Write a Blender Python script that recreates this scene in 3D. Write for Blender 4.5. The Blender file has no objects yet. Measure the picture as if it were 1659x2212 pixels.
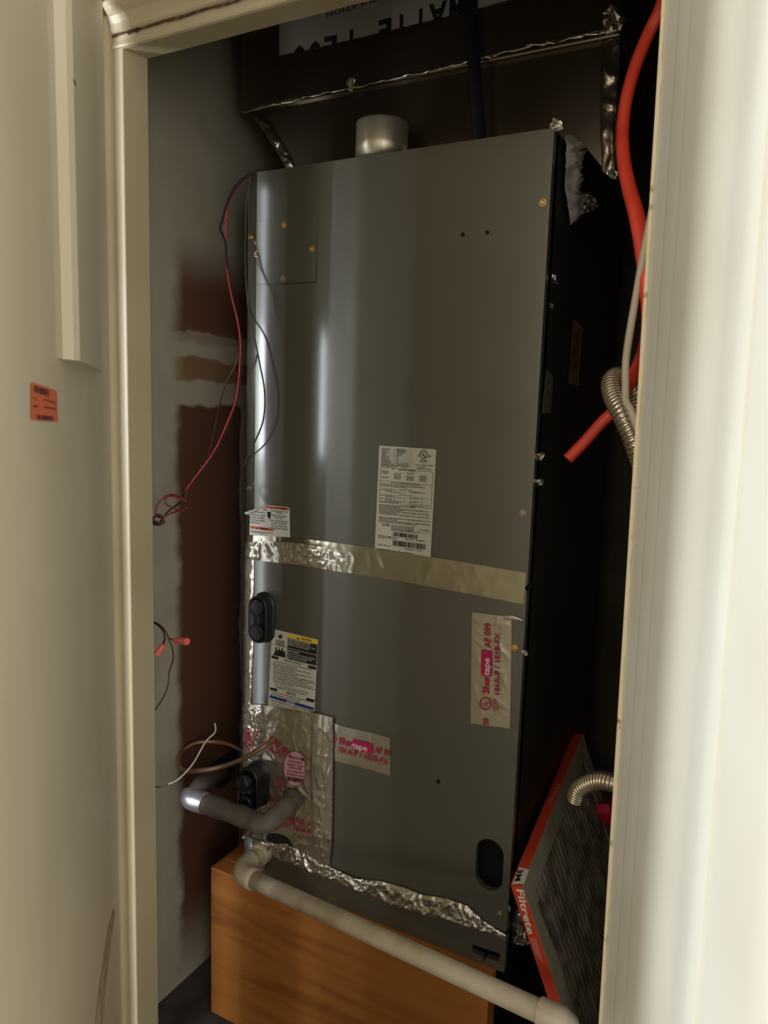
import bpy, bmesh, math, random
from mathutils import Vector as V, Matrix, noise as mnoise
random.seed(7)
S = bpy.context.scene
COL = S.collection

# ------------------------------------------------------------------ camera
F = 1619.8
CX, CY = 829.5, 1106.0
CZ = 1.36                                   # eye height above the floor
AX = V((0.87803362, 0.09303476, -0.46946938))   # world axes seen from the camera (right, down, forward)
AY = V((0.47756192, -0.10577115, 0.87220816))
AZ = V((0.03148936, -0.99002879, -0.13730048))
EYE = V((0, 0, CZ))
cam_d = bpy.data.cameras.new('camera')
cam = bpy.data.objects.new('camera', cam_d); COL.objects.link(cam)
cam_d.sensor_fit = 'VERTICAL'; cam_d.sensor_height = 36.0; cam_d.lens = F / 2212 * 36
right = V((AX.x, AY.x, AZ.x)); up = -V((AX.y, AY.y, AZ.y)); back = -V((AX.z, AY.z, AZ.z))
m = Matrix((right, up, back)).transposed().to_4x4(); m.translation = EYE
cam.matrix_world = m
cam_d.clip_start = 0.02
cam_d.dof.use_dof = True; cam_d.dof.focus_distance = 1.42; cam_d.dof.aperture_fstop = 7.5
S.camera = cam

# ------------------------------------------------------------------ light
W = bpy.data.worlds.new('world'); S.world = W; W.use_nodes = True
bg = W.node_tree.nodes['Background']
bg.inputs[0].default_value = (1.0, 0.94, 0.83, 1); bg.inputs[1].default_value = 0.45
def area(name, loc, target, sx, sy, power, color):
    l = bpy.data.lights.new(name, 'AREA'); l.shape = 'RECTANGLE'; l.size = sx; l.size_y = sy
    l.energy = power; l.color = color
    o = bpy.data.objects.new(name, l); COL.objects.link(o); o.location = loc
    o.rotation_euler = (V(target) - V(loc)).to_track_quat('-Z', 'Y').to_euler()
    return o
area('window_light', (-2.43, -1.3, 1.42), (-0.6, 0.8, 1.3), 0.7, 0.7, 50, (0.86, 0.94, 1.0))
area('slot_fill_light', (-1.86, -.06, 1.15), (-1.0, 1.1, 1.15), 0.34, 2.2, 17, (0.86, 0.93, 1.0))  # added tall lamp outside the wall slot, brightens the cabinet's left edge
area('casing_fill_light', (-1.1, -2.5, 1.7), (-0.1, 0.6, 1.2), 1.1, 1.1, 24, (1.0, 0.97, 0.92))  # added fill lamp behind left, brightens the right casing; no known fixture
area('right_fill_light', (1.8, -1.2, 1.35), (-1.0, 1.0, 1.2), 1.2, 1.5, 22, (0.97, 0.97, 0.96))  # added fill lamp from the right, brightens the closet's left wall
S.view_settings.view_transform = 'Standard'; S.view_settings.look = 'None'
S.view_settings.gamma = 1.0; S.view_settings.use_curve_mapping = False
S.view_settings.exposure = 0.6

# ------------------------------------------------------------------ picture -> place
def ray(px, py):
    d = V(((px - CX) / F, (py - CY) / F, 1.0))
    return V((AX.dot(d), AY.dot(d), AZ.dot(d)))
def P(px, py, Y):
    r = ray(px, py); return EYE + r * (Y / r.y)
class Plane:
    """a real surface: pixel of the photograph -> point on it"""
    def __init__(s, o, n, wrap=None):
        s.o = V(o); s.n = V(n).normalized(); s.wrap = wrap
        if (EYE - s.o).dot(s.n) < 0: s.n = -s.n
    def raw(s, px, py):
        r = ray(px, py); return EYE + r * ((s.o - EYE).dot(s.n) / r.dot(s.n))
    def lift(s, p, off=0.0):
        if s.wrap: return s.wrap(p, off)
        return p + s.n * off
    def at(s, px, py, off=0.0): return s.lift(s.raw(px, py), off)

# ------------------------------------------------------------------ materials
def lin(c):
    return tuple(((x / 255) / 12.92 if x / 255 <= 0.04045 else ((x / 255 + 0.055) / 1.055) ** 2.4) for x in c) + (1,)
def mat(name, rgb, rough=0.6, metal=0.0, bump=0.0, bscale=40, rgb2=None, cscale=8, stretch=(1, 1, 1), spec=0.5,
        detail=4, ramp=(0.35, 0.65), coat=0.0, rough2=None):
    m = bpy.data.materials.new(name); m.use_nodes = True; nt = m.node_tree; N = nt.nodes; L = nt.links
    b = N['Principled BSDF']
    b.inputs['Base Color'].default_value = lin(rgb); b.inputs['Roughness'].default_value = rough
    b.inputs['Metallic'].default_value = metal; b.inputs['Specular IOR Level'].default_value = spec
    b.inputs['Coat Weight'].default_value = coat; b.inputs['Coat Roughness'].default_value = 0.12
    tc = N.new('ShaderNodeTexCoord'); mp = N.new('ShaderNodeMapping'); mp.inputs['Scale'].default_value = stretch
    L.new(tc.outputs['Object'], mp.inputs[0])
    if rgb2:
        n = N.new('ShaderNodeTexNoise'); n.inputs['Scale'].default_value = cscale; n.inputs['Detail'].default_value = detail
        L.new(mp.outputs[0], n.inputs[0])
        r = N.new('ShaderNodeValToRGB'); r.color_ramp.elements[0].position = ramp[0]; r.color_ramp.elements[1].position = ramp[1]
        r.color_ramp.elements[0].color = lin(rgb); r.color_ramp.elements[1].color = lin(rgb2)
        L.new(n.outputs[0], r.inputs[0]); L.new(r.outputs[0], b.inputs['Base Color'])
        if rough2 is not None:
            mr = N.new('ShaderNodeMapRange'); mr.inputs[3].default_value = rough; mr.inputs[4].default_value = rough2
            L.new(n.outputs[0], mr.inputs[0]); L.new(mr.outputs[0], b.inputs['Roughness'])
    if bump:
        n2 = N.new('ShaderNodeTexNoise'); n2.inputs['Scale'].default_value = bscale; n2.inputs['Detail'].default_value = 6
        L.new(mp.outputs[0], n2.inputs[0])
        bp = N.new('ShaderNodeBump'); bp.inputs['Strength'].default_value = bump; bp.inputs['Distance'].default_value = 0.002
        L.new(n2.outputs[0], bp.inputs['Height']); L.new(bp.outputs[0], b.inputs['Normal'])
    return m
def foil_mat(name, rgb, rough, wr=0.5, scale=60, dist=0.003, metal=1.0):
    m = mat(name, rgb, rough, metal); nt = m.node_tree; N = nt.nodes; L = nt.links; b = N['Principled BSDF']
    tc = N.new('ShaderNodeTexCoord')
    v = N.new('ShaderNodeTexVoronoi'); v.inputs['Scale'].default_value = scale; v.feature = 'F1'
    n = N.new('ShaderNodeTexNoise'); n.inputs['Scale'].default_value = scale * 0.4; n.inputs['Detail'].default_value = 3
    n.inputs['Distortion'].default_value = 1.2
    L.new(tc.outputs['Object'], n.inputs[0])
    mx = N.new('ShaderNodeVectorMath'); mx.operation = 'ADD'
    L.new(tc.outputs['Object'], mx.inputs[0]); 
    sc = N.new('ShaderNodeVectorMath'); sc.operation = 'SCALE'; sc.inputs['Scale'].default_value = 0.03
    L.new(n.outputs['Color'], sc.inputs[0]); L.new(sc.outputs[0], mx.inputs[1]); L.new(mx.outputs[0], v.inputs[0])
    ad = N.new('ShaderNodeMath'); ad.operation = 'ADD'; L.new(v.outputs[0], ad.inputs[0]); L.new(n.outputs[0], ad.inputs[1])
    bp = N.new('ShaderNodeBump'); bp.inputs['Strength'].default_value = wr; bp.inputs['Distance'].default_value = dist
    L.new(ad.outputs[0], bp.inputs['Height']); L.new(bp.outputs[0], b.inputs['Normal'])
    return m
M = {}
M['paint'] = mat('cream_paint', (188, 174, 142), 0.42, bump=0.10, bscale=60, rgb2=(178, 164, 132), cscale=5)
M['doorpaint'] = mat('door_paint', (212, 201, 176), 0.45, bump=0.12, bscale=25, rgb2=(202, 190, 164), cscale=3)
M['white'] = mat('white_paint', (240, 236, 222), 0.38, bump=0.08, bscale=30, rgb2=(228, 222, 204), cscale=4)
M['crack'] = mat('raw_wood_crack', (96, 66, 36), 0.9, rgb2=(58, 38, 20), cscale=60)
M['raw'] = mat('raw_board_edge', (222, 206, 164), 0.8, rgb2=(140, 108, 66), cscale=45, ramp=(0.60, 0.72))
M['hair'] = mat('hairline_crack', (150, 132, 104), 0.9)
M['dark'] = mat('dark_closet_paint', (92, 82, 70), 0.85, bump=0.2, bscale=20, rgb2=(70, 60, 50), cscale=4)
M['floor'] = mat('dusty_dark_floor', (62, 56, 50), 0.9, bump=0.4, bscale=60, rgb2=(40, 36, 33), cscale=14)
M['hallfloor'] = mat('hall_floor', (140, 120, 96), 0.6, rgb2=(120, 100, 78), cscale=6)
M['steel'] = mat('grey_enamelled_steel', (104, 102, 91), 0.40, metal=0.5, bump=0.02, bscale=500, rgb2=(99, 97, 86), cscale=3, spec=0.5, coat=1.0, rough2=0.44)
M['galv'] = mat('shaded_cabinet_steel', (58, 52, 44), 0.5, metal=0.5, bump=0.1, bscale=30, rgb2=(46, 41, 34), cscale=8)  # cabinet steel with the side's shade put into the base colour
M['black'] = mat('black_liner', (8, 8, 8), 0.95)
M['seam'] = mat('dark_seam', (26, 25, 23), 0.8)
M['rubber'] = mat('black_rubber', (26, 28, 32), 0.35, bump=0.08, bscale=200, spec=0.5)
M['foil'] = foil_mat('aluminium_foil_tape', (215, 208, 194), 0.24, 0.35, 60, 0.002, 0.9)
M['foilflat'] = foil_mat('smooth_foil_tape', (190, 182, 160), 0.20, 0.22, 26, 0.002)
M['foilprint'] = foil_mat('printed_foil_tape', (198, 188, 170), 0.30, 0.16, 30, 0.001, 0.85)
M['foilduct'] = foil_mat('duct_board_foil', (120, 108, 92), 0.24, 0.22, 8, 0.005, 0.88)
M['collar'] = mat('bare_aluminium', (225, 214, 192), 0.34, 0.8, bump=0.08, bscale=25, stretch=(1, 1, .2))
M['brass'] = mat('yellow_zinc_screw', (222, 184, 118), 0.3, 0.9)
M['zinc'] = mat('zinc_screw', (176, 160, 136), 0.3, 0.9)
M['label'] = mat('label_paper', (206, 202, 184), 0.5, bump=0.03)
M['labelw'] = mat('white_label_vinyl', (222, 220, 212), 0.4)
M['ink'] = mat('black_ink', (28, 27, 26), 0.6)
M['whiteink'] = mat('white_ink', (214, 210, 198), 0.6)
M['magenta'] = mat('magenta_ink', (186, 18, 84), 0.55)
M['redink'] = mat('red_ink', (170, 24, 62), 0.55)
M['orange'] = mat('orange_ink', (214, 92, 38), 0.5)
M['yellow'] = mat('yellow_ink', (232, 200, 40), 0.5)
M['blue'] = mat('blue_ink', (26, 52, 128), 0.5)
M['pink'] = mat('pink_label', (212, 150, 158), 0.5)
M['sticker'] = mat('orange_sticker', (214, 106, 70), 0.5)
M['stickerink'] = mat('sticker_ink', (96, 48, 44), 0.6)
M['pvc'] = mat('dusty_white_pvc', (206, 192, 166), 0.42, bump=0.1, bscale=60, rgb2=(168, 150, 120), cscale=16, ramp=(0.45, 0.75))
M['copper'] = mat('dull_copper', (150, 112, 86), 0.4, 0.55, rgb2=(112, 86, 68), cscale=14)
M['insul'] = mat('grey_pipe_insulation', (104, 92, 82), 0.75, bump=0.5, bscale=50, rgb2=(82, 72, 64), cscale=12)
M['sleeve'] = mat('silver_sleeve', (190, 190, 200), 0.32, 0.7, bump=0.3, bscale=60)
M['redpipe'] = mat('orange_red_tube', (214, 66, 42), 0.42, rgb2=(198, 56, 36), cscale=20)
M['redwire'] = mat('red_wire', (212, 66, 74), 0.4)
M['blackwire'] = mat('black_wire', (30, 24, 24), 0.45)
M['greywire'] = mat('grey_wire', (92, 92, 88), 0.5)
M['brownwire'] = mat('brown_wire', (92, 58, 44), 0.5)
M['whitewire'] = mat('white_wire', (196, 184, 176), 0.5)
M['beige'] = mat('beige_cable', (172, 158, 132), 0.5)
M['nut'] = mat('orange_wire_nut', (236, 112, 98), 0.4)
M['flex'] = mat('flexible_steel_conduit', (168, 154, 130), 0.3, 0.9)
M['strap'] = mat('black_strap', (20, 22, 28), 0.55, bump=0.3, bscale=120, stretch=(1, 1, .1))
M['cap'] = mat('red_plastic', (190, 22, 48), 0.5)
M['frame'] = mat('orange_red_card', (206, 66, 30), 0.6, rgb2=(194, 58, 26), cscale=10)
M['card'] = mat('grey_card', (168, 160, 138), 0.75, rgb2=(150, 142, 120), cscale=14)
M['pleat'] = mat('dusty_filter_media', (150, 138, 118), 0.95, bump=0.5, bscale=80, rgb2=(88, 79, 66), cscale=22)
M['debris'] = mat('plaster_chips', (150, 140, 120), 0.9)
def wood_mat():
    m = mat('orange_pine', (168, 104, 44), 0.5); nt = m.node_tree; N = nt.nodes; L = nt.links; b = N['Principled BSDF']
    tc = N.new('ShaderNodeTexCoord'); mp = N.new('ShaderNodeMapping'); mp.inputs['Scale'].default_value = (1.2, 6, 13)
    mp.inputs['Rotation'].default_value = (0, 0.10, 0)
    L.new(tc.outputs['Object'], mp.inputs[0])
    n = N.new('ShaderNodeTexNoise'); n.inputs['Scale'].default_value = 2.2; n.inputs['Detail'].default_value = 7; n.inputs['Distortion'].default_value = .6
    L.new(mp.outputs[0], n.inputs[0])
    r = N.new('ShaderNodeValToRGB'); e = r.color_ramp.elements
    e[0].position = .30; e[0].color = lin((138, 80, 32)); e[1].position = .75; e[1].color = lin((180, 116, 52))
    x = r.color_ramp.elements.new(.48); x.color = lin((166, 102, 42))
    L.new(n.outputs[0], r.inputs[0]); L.new(r.outputs[0], b.inputs['Base Color'])
    bp = N.new('ShaderNodeBump'); bp.inputs['Strength'].default_value = .15; bp.inputs['Distance'].default_value = .002
    L.new(n.outputs[0], bp.inputs['Height']); L.new(bp.outputs[0], b.inputs['Normal'])
    return m
M['wood'] = wood_mat()
def closet_wall_mat():
    """pale joint compound over brown board: the bare board starts a hand in from the door and shows in blocks"""
    m = mat('patched_wallboard', (176, 166, 146), 0.8, bump=0.15, bscale=40); nt = m.node_tree; N = nt.nodes; L = nt.links; b = N['Principled BSDF']
    tc = N.new('ShaderNodeTexCoord'); sp = N.new('ShaderNodeSeparateXYZ'); L.new(tc.outputs['Object'], sp.inputs[0])
    n = N.new('ShaderNodeTexNoise'); n.inputs['Scale'].default_value = 16; n.inputs['Detail'].default_value = 5; L.new(tc.outputs['Object'], n.inputs[0])
    def mth(op, a, c):
        x = N.new('ShaderNodeMath'); x.operation = op
        for i, v in enumerate((a, c)):
            if isinstance(v, (int, float)): x.inputs[i].default_value = v
            else: L.new(v, x.inputs[i])
        return x.outputs[0]
    jit = mth('MULTIPLY', mth('SUBTRACT', n.outputs[0], 0.5), 0.035)
    y = mth('ADD', sp.outputs[1], jit); z = mth('ADD', sp.outputs[2], jit)
    def ss(v, a, c):        # smooth 0..1 between a and c
        x = N.new('ShaderNodeMapRange'); x.interpolation_type = 'SMOOTHSTEP'
        x.inputs[1].default_value = a; x.inputs[2].default_value = c; L.new(v, x.inputs[0]); return x.outputs[0]
    zz = lambda px, py: PW(px, py).z
    inY = mth('MULTIPLY', ss(y, 1.185, 1.215), mth('SUBTRACT', 1.0, ss(y, 1.405, 1.412)))
    inY2 = ss(y, 1.175, 1.225)
    low = mth('SUBTRACT', 1.0, ss(z, zz(450, 876) - .005, zz(450, 876) + .005))
    lowfade = ss(z, zz(400, 2120), zz(400, 1930))
    mid = mth('MULTIPLY', ss(z, zz(450, 826) - .004, zz(450, 826) + .004), mth('SUBTRACT', 1.0, ss(z, zz(450, 778) - .004, zz(450, 778) + .004)))
    top = mth('MULTIPLY', ss(z, zz(450, 722) - .003, zz(450, 722) + .003), mth('SUBTRACT', 1.0, ss(z, zz(450, 640), zz(450, 500))))
    smear = mth('MULTIPLY', mth('MULTIPLY', ss(z, zz(450, 752), zz(450, 735)), mth('SUBTRACT', 1.0, ss(z, zz(450, 722), zz(450, 712)))), 0.45)
    a1 = mth('MULTIPLY', mth('MULTIPLY', inY, low), lowfade)
    a3 = mth('MULTIPLY', inY2, top); a2 = mth('MULTIPLY', inY2, mid); a4 = mth('MULTIPLY', inY2, smear)
    base = N.new('ShaderNodeMixRGB'); base.inputs[1].default_value = lin((178, 168, 148)); base.inputs[2].default_value = lin((158, 148, 128)); L.new(n.outputs[0], base.inputs[0])
    cur = base.outputs[0]
    for fac, col in ((a1, (92, 56, 36)), (a3, (100, 64, 44)), (a2, (132, 100, 68)), (a4, (120, 90, 64))):
        mx = N.new('ShaderNodeMixRGB'); L.new(fac, mx.inputs[0]); L.new(cur, mx.inputs[1]); mx.inputs[2].default_value = lin(col); cur = mx.outputs[0]
    L.new(cur, b.inputs['Base Color'])
    return m
WALLX = -1.15
LEFTWALL = Plane((WALLX, 1, 1), (1, 0, 0))
PW = lambda px, py, off=0.0: LEFTWALL.at(px, py, off)
M['wall'] = closet_wall_mat()

# ------------------------------------------------------------------ builders
def link(name, bm, m, parent=None, smooth=False, label=None, mats=None):
    me = bpy.data.meshes.new(name); bm.normal_update(); bm.to_mesh(me); bm.free()
    for x in (mats or [m]): me.materials.append(x)
    if smooth:
        for p in me.polygons: p.use_smooth = True
    o = bpy.data.objects.new(name, me); COL.objects.link(o)
    if parent is not None:
        o.parent = parent
        w = V((0, 0, 0)); q = parent
        while q is not None: w += q.location; q = q.parent
        o.location = -w                      # meshes are written in world metres
    if label: o['label'] = label
    return o
def empty(name, loc, label, cat, group=None):
    o = bpy.data.objects.new(name, None); COL.objects.link(o); o.location = loc; o.empty_display_size = .05
    o['label'] = label; o['category'] = cat
    if group: o['group'] = group
    return o
def tag(o, label, cat, group=None):
    o['label'] = label; o['category'] = cat
    if group: o['group'] = group
    return o
def struct(o): o['kind'] = 'structure'; return o
def box(bm, a, b, bevel=0.0):
    a, b = V(a), V(b)
    r = bmesh.ops.create_cube(bm, size=1.0); vs = r['verts']
    c = (a + b) / 2; d = b - a
    for v in vs: v.co = V((c.x + v.co.x * abs(d.x), c.y + v.co.y * abs(d.y), c.z + v.co.z * abs(d.z)))
    if bevel:
        es = list({e for v in vs for e in v.link_edges})
        bmesh.ops.bevel(bm, geom=es, offset=bevel, segments=2, affect='EDGES', profile=.5)
    return vs
def boxo(name, a, b, m, parent=None, bevel=0.0):
    bm = bmesh.new(); box(bm, a, b, bevel); return link(name, bm, m, parent)
def prism(bm, pts, n, th):
    """closed polygon pts extruded by n*th"""
    n = V(n).normalized() * th
    f = bm.faces.new([bm.verts.new(p) for p in pts])
    r = bmesh.ops.extrude_face_region(bm, geom=[f])
    for v in [g for g in r['geom'] if isinstance(g, bmesh.types.BMVert)]: v.co += n
    bmesh.ops.recalc_face_normals(bm, faces=bm.faces)
def smooth_path(pts, k=8):
    pts = [V(p) for p in pts]
    if len(pts) < 3: return pts
    out = []; q = [pts[0] * 2 - pts[1]] + pts + [pts[-1] * 2 - pts[-2]]
    for i in range(1, len(q) - 2):
        p0, p1, p2, p3 = q[i - 1:i + 3]
        for j in range(k):
            t = j / k
            out.append(0.5 * ((2 * p1) + (p2 - p0) * t + (2 * p0 - 5 * p1 + 4 * p2 - p3) * t * t + (3 * p1 - p0 - 3 * p2 + p3) * t ** 3))
    out.append(pts[-1]); return out
def tube(bm, path, rad, seg=12, caps=True):
    """rad: number or function of (index, t 0..1)"""
    n = len(path); rings = []; prev = None
    for i, p in enumerate(path):
        t = (path[min(i + 1, n - 1)] - path[max(i - 1, 0)]).normalized()
        if prev is None:
            a = t.orthogonal().normalized()
        else:
            a = (prev - t * prev.dot(t))
            a = a.normalized() if a.length > 1e-6 else t.orthogonal().normalized()
        prev = a; b = t.cross(a)
        r = rad(i, i / (n - 1)) if callable(rad) else rad
        ra, rb = r if isinstance(r, tuple) else (r, r)
        rings.append([bm.verts.new(p + a * (ra * math.cos(2 * math.pi * k / seg)) + b * (rb * math.sin(2 * math.pi * k / seg))) for k in range(seg)])
    for i in range(n - 1):
        for k in range(seg):
            bm.faces.new((rings[i][k], rings[i][(k + 1) % seg], rings[i + 1][(k + 1) % seg], rings[i + 1][k]))
    if caps:
        bm.faces.new(rings[0][::-1]); bm.faces.new(rings[-1])
def tubeo(name, pts, rad, m, parent=None, k=8, seg=12, label=None):
    bm = bmesh.new(); tube(bm, smooth_path(pts, k), rad, seg); return link(name, bm, m, parent, True, label)
def grid(bm, f, nu, nv, thick=None):
    vs = [[bm.verts.new(f(i / nu, j / nv)) for j in range(nv + 1)] for i in range(nu + 1)]
    for i in range(nu):
        for j in range(nv): bm.faces.new((vs[i][j], vs[i + 1][j], vs[i + 1][j + 1], vs[i][j + 1]))
    return vs
def profile_sheet(bm, prof, z0, z1, shear=0.0, jit=0.0, nz=24, zc=CZ):
    """plan polyline (X,Y) extruded upwards from z0 to z1"""
    def f(u, v):
        i = u * (len(prof) - 1); a = int(round(i)); x, y = prof[a]; z = z0 + (z1 - z0) * v
        return V((x + shear * (z - zc) + (random.uniform(-jit, jit) if a == 0 else 0), y, z))
    grid(bm, f, len(prof) - 1, nz)

# text -------------------------------------------------------------
_tc = {}
def glyphs(s, bold):
    k = (s, bold)
    if k not in _tc:
        cu = bpy.data.curves.new('t', 'FONT'); cu.body = s; cu.size = 1.0; cu.resolution_u = 2; cu.offset = bold
        o = bpy.data.objects.new('t', cu); COL.objects.link(o)
        dg = bpy.context.evaluated_depsgraph_get(); me = o.evaluated_get(dg).to_mesh()
        vs = [tuple(v.co[:2]) for v in me.vertices]; fs = [tuple(p.vertices) for p in me.polygons]
        o.evaluated_get(dg).to_mesh_clear(); bpy.data.objects.remove(o); bpy.data.curves.remove(cu)
        _tc[k] = (vs, fs)
    return _tc[k]
CAP = 0.70
def text(bm, pl, s, p0, p1, h, off=.0008, bold=0.0, mi=0, slant=0.0):
    """lettering on surface pl: baseline from pixel p0 to p1, capitals h pixels high"""
    vs, fs = glyphs(s, bold)
    if not vs: return
    x0 = min(v[0] for v in vs); x1 = max(v[0] for v in vs)
    a = pl.raw(*p0); b = pl.raw(*p1); u = (b - a); w = u.length; u.normalize()
    up_ = pl.n.cross(u)
    # metres per pixel here
    d = ((p1[0] - p0[0]) ** 2 + (p1[1] - p0[1]) ** 2) ** .5
    nx, ny = (p1[1] - p0[1]) / d, -(p1[0] - p0[0]) / d
    q = pl.raw(p0[0] + nx * h, p0[1] + ny * h); hh = abs((q - a).dot(up_))
    k = w / (x1 - x0)
    nv = [bm.verts.new(pl.lift(a + u * ((v[0] - x0) * k + slant * v[1] / CAP * hh) + up_ * (v[1] / CAP * hh), off)) for v in vs]
    for f in fs:
        try: fc = bm.faces.new([nv[i] for i in f]); fc.material_index = mi
        except ValueError: pass
def poly(bm, pl, pts, off=.0006, mi=0, th=None):
    t = bmesh.new(); rp_ = [pl.raw(x, y) for x, y in pts]
    f = t.faces.new([t.verts.new(p) for p in rp_]); f.normal_update()
    if f.normal.dot(pl.n) < 0: f.normal_flip()
    if pl.wrap and min(p.x for p in rp_) < XC:
        bmesh.ops.triangulate(t, faces=t.faces[:])
        for k in range(12):
            bmesh.ops.bisect_plane(t, geom=t.verts[:] + t.edges[:] + t.faces[:], plane_co=(XC - .008 * k, 0, 0), plane_no=(1, 0, 0))
    mp_ = {v: bm.verts.new(pl.lift(v.co, off)) for v in t.verts}
    for g in t.faces:
        h = bm.faces.new([mp_[v] for v in g.verts]); h.material_index = mi
    t.free()
def line(bm, pl, p0, p1, w=1.0, off=.0007, mi=0):
    d = V((p1[0] - p0[0], p1[1] - p0[1])); d.normalize(); n = V((-d.y, d.x)) * w / 2
    poly(bm, pl, [(p0[0] + n.x, p0[1] + n.y), (p1[0] + n.x, p1[1] + n.y), (p1[0] - n.x, p1[1] - n.y), (p0[0] - n.x, p0[1] - n.y)], off, mi)
def ring(bm, pl, c, rx, ry, w, off=.0008, mi=0, n=24, rot=0):
    def pt(k, s):
        a = 2 * math.pi * k / n; x = (rx - s) * math.cos(a); y = (ry - s) * math.sin(a)
        return bm.verts.new(pl.at(c[0] + x * math.cos(rot) - y * math.sin(rot), c[1] + x * math.sin(rot) + y * math.cos(rot), off))
    a = [pt(k, 0) for k in range(n)]; b = [pt(k, w) for k in range(n)]
    for k in range(n): bm.faces.new((a[k], a[(k + 1) % n], b[(k + 1) % n], b[k])).material_index = mi
def disc(bm, pl, c, rx, ry, off=.0008, mi=0, n=20):
    poly(bm, pl, [(c[0] + rx * math.cos(2 * math.pi * k / n), c[1] + ry * math.sin(2 * math.pi * k / n)) for k in range(n)], off, mi)
def barcode(bm, pl, x0, y0, x1, y1, h, off=.0008, mi=0, n=44, hx=-0.05):
    x = 0.0; r = random.Random(3)
    while x < 1.0:
        w = r.choice((.5, 1, 1, 1.6, 2.2)) / n; g = r.choice((.5, .8, 1.2)) / n
        e = min(1.0, x + w)
        L = lambda t: (x0 + (x1 - x0) * t, y0 + (y1 - y0) * t)
        a, b = L(x), L(e)
        poly(bm, pl, [a, b, (b[0] + hx * h, b[1] + h), (a[0] + hx * h, a[1] + h)], off, mi)
        x = e + g
def crop(ox, oy, s): return lambda x, y: (ox + x / s, oy + y / s)

# ------------------------------------------------------------------ setting: closet shell
CEIL = CZ + 1.35
FY, BY = 0.907, 0.96                     # front and back of the door frame
def wall(name, a, b, m): return struct(boxo(name, a, b, m))
wall('floor', (-2.6, -2.6, -.05), (2.4, 2.2, 0.0), M['floor'])
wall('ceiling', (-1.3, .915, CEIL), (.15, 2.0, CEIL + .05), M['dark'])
def wl():
    bm = bmesh.new(); box(bm, (WALLX - .05, .93, 0), (WALLX, 1.95, CEIL)); return struct(link('wall_left', bm, M['wall']))
wall_left = wl()
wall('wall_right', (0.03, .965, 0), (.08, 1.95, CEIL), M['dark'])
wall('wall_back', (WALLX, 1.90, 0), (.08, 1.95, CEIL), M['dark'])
bm = bmesh.new()
box(bm, (-2.6, .918, 0), (-1.150, .958, CEIL)); box(bm, (-1.106, .918, 0), (-1.003, .958, CEIL)); box(bm, (-1.150, .918, CZ + .50), (-1.106, .958, CEIL)); box(bm, (-1.003, .918, CZ + .566), (.2, .958, CEIL))  # slot left of the jamb is added to let light onto the cabinet
struct(link('wall_front', bm, M['doorpaint']))
# left jamb: 22 mm edge and 53 mm reveal, paint edge slightly ragged
def jamb(name, prof, m, z0=0, z1=CZ + .6, shear=0.0, jit=.0006, nz=120):
    bm = bmesh.new(); r = random.Random(len(prof))
    js = [r.uniform(-jit, jit) for _ in range(nz + 1)]; je = [r.uniform(-jit, jit) for _ in range(nz + 1)]
    def f(u, v):
        a = int(round(u * (len(prof) - 1))); x, y = prof[a]; z = z0 + (z1 - z0) * v; k = int(round(v * nz))
        dx = je[k] if a in (1, len(prof) - 2) else 0
        return V((x + dx + shear * (z - CZ), y, z))
    grid(bm, f, len(prof) - 1, nz); bmesh.ops.recalc_face_normals(bm, faces=bm.faces)
    return struct(link(name, bm, m))
t1 = jamb('trim_1', [(-1.030, .958), (-1.030, FY + .0005), (-1.0285, FY), (-.9815, FY), (-.980, FY + .001), (-.980, BY - .001), (-.981, BY), (-1.030, BY)], M['paint'])
struct(boxo('light_blocker', (-1.100, .86, 0), (-1.0225, .9175, CZ + .8), M['paint']))  # unseen post added to keep the left lamps off the jamb edge
# head: jamb soffit and face, then a rough open joint, then the moulded casing
def xprofile(name, prof, x0, x1, m, nx=60, jit=0.0):
    bm = bmesh.new(); r = random.Random(5)
    def f(u, v):
        a = int(round(u * (len(prof) - 1))); y, z = prof[a]
        return V((x0 + (x1 - x0) * v, y + r.uniform(-jit, jit), CZ + z + r.uniform(-jit, jit)))
    grid(bm, f, len(prof) - 1, nx); bmesh.ops.recalc_face_normals(bm, faces=bm.faces)
    return link(name, bm, m)
t2 = struct(xprofile('trim_2', [(.958, .553), (BY, .552), (BY - .002, .5505), (.9085, .5455), (FY - .002, .547), (FY - .003, .550), (FY, .5605), (.912, .562), (.93, .563)], -1.002, .1, M['paint'], jit=.0003))
t3 = struct(xprofile('trim_3', [(.915, .5680), (.9025, .5675), (.9000, .5700), (.8995, .580), (.896, .590), (.889, .5965), (.886, .6005), (.8855, .606), (.889, .611), (.894, .617), (.896, .640), (.915, .641)], -.998, .1, M['paint'], jit=.0003))
r = random.Random(11); bm = bmesh.new(); up0 = []; lo0 = []
for i in range(200):
    x = -1.0 + 1.08 * i / 199
    w = .0016 + .0022 * r.random() + (.004 if r.random() < .05 else 0)
    cz = .5655 + .0006 * math.sin(i * .4)
    lo0.append(bm.verts.new((x, .9035, CZ + cz - w * .75))); up0.append(bm.verts.new((x, .9045, CZ + cz + w * .5)))
for i in range(199): bm.faces.new((lo0[i], lo0[i + 1], up0[i + 1], up0[i]))
link('paint_crack', bm, M['crack'], t2)
boxo('frame_backing', (-1.0, .9062, CZ + .555), (.1, .915, CZ + .572), M['paint'], t2)
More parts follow.
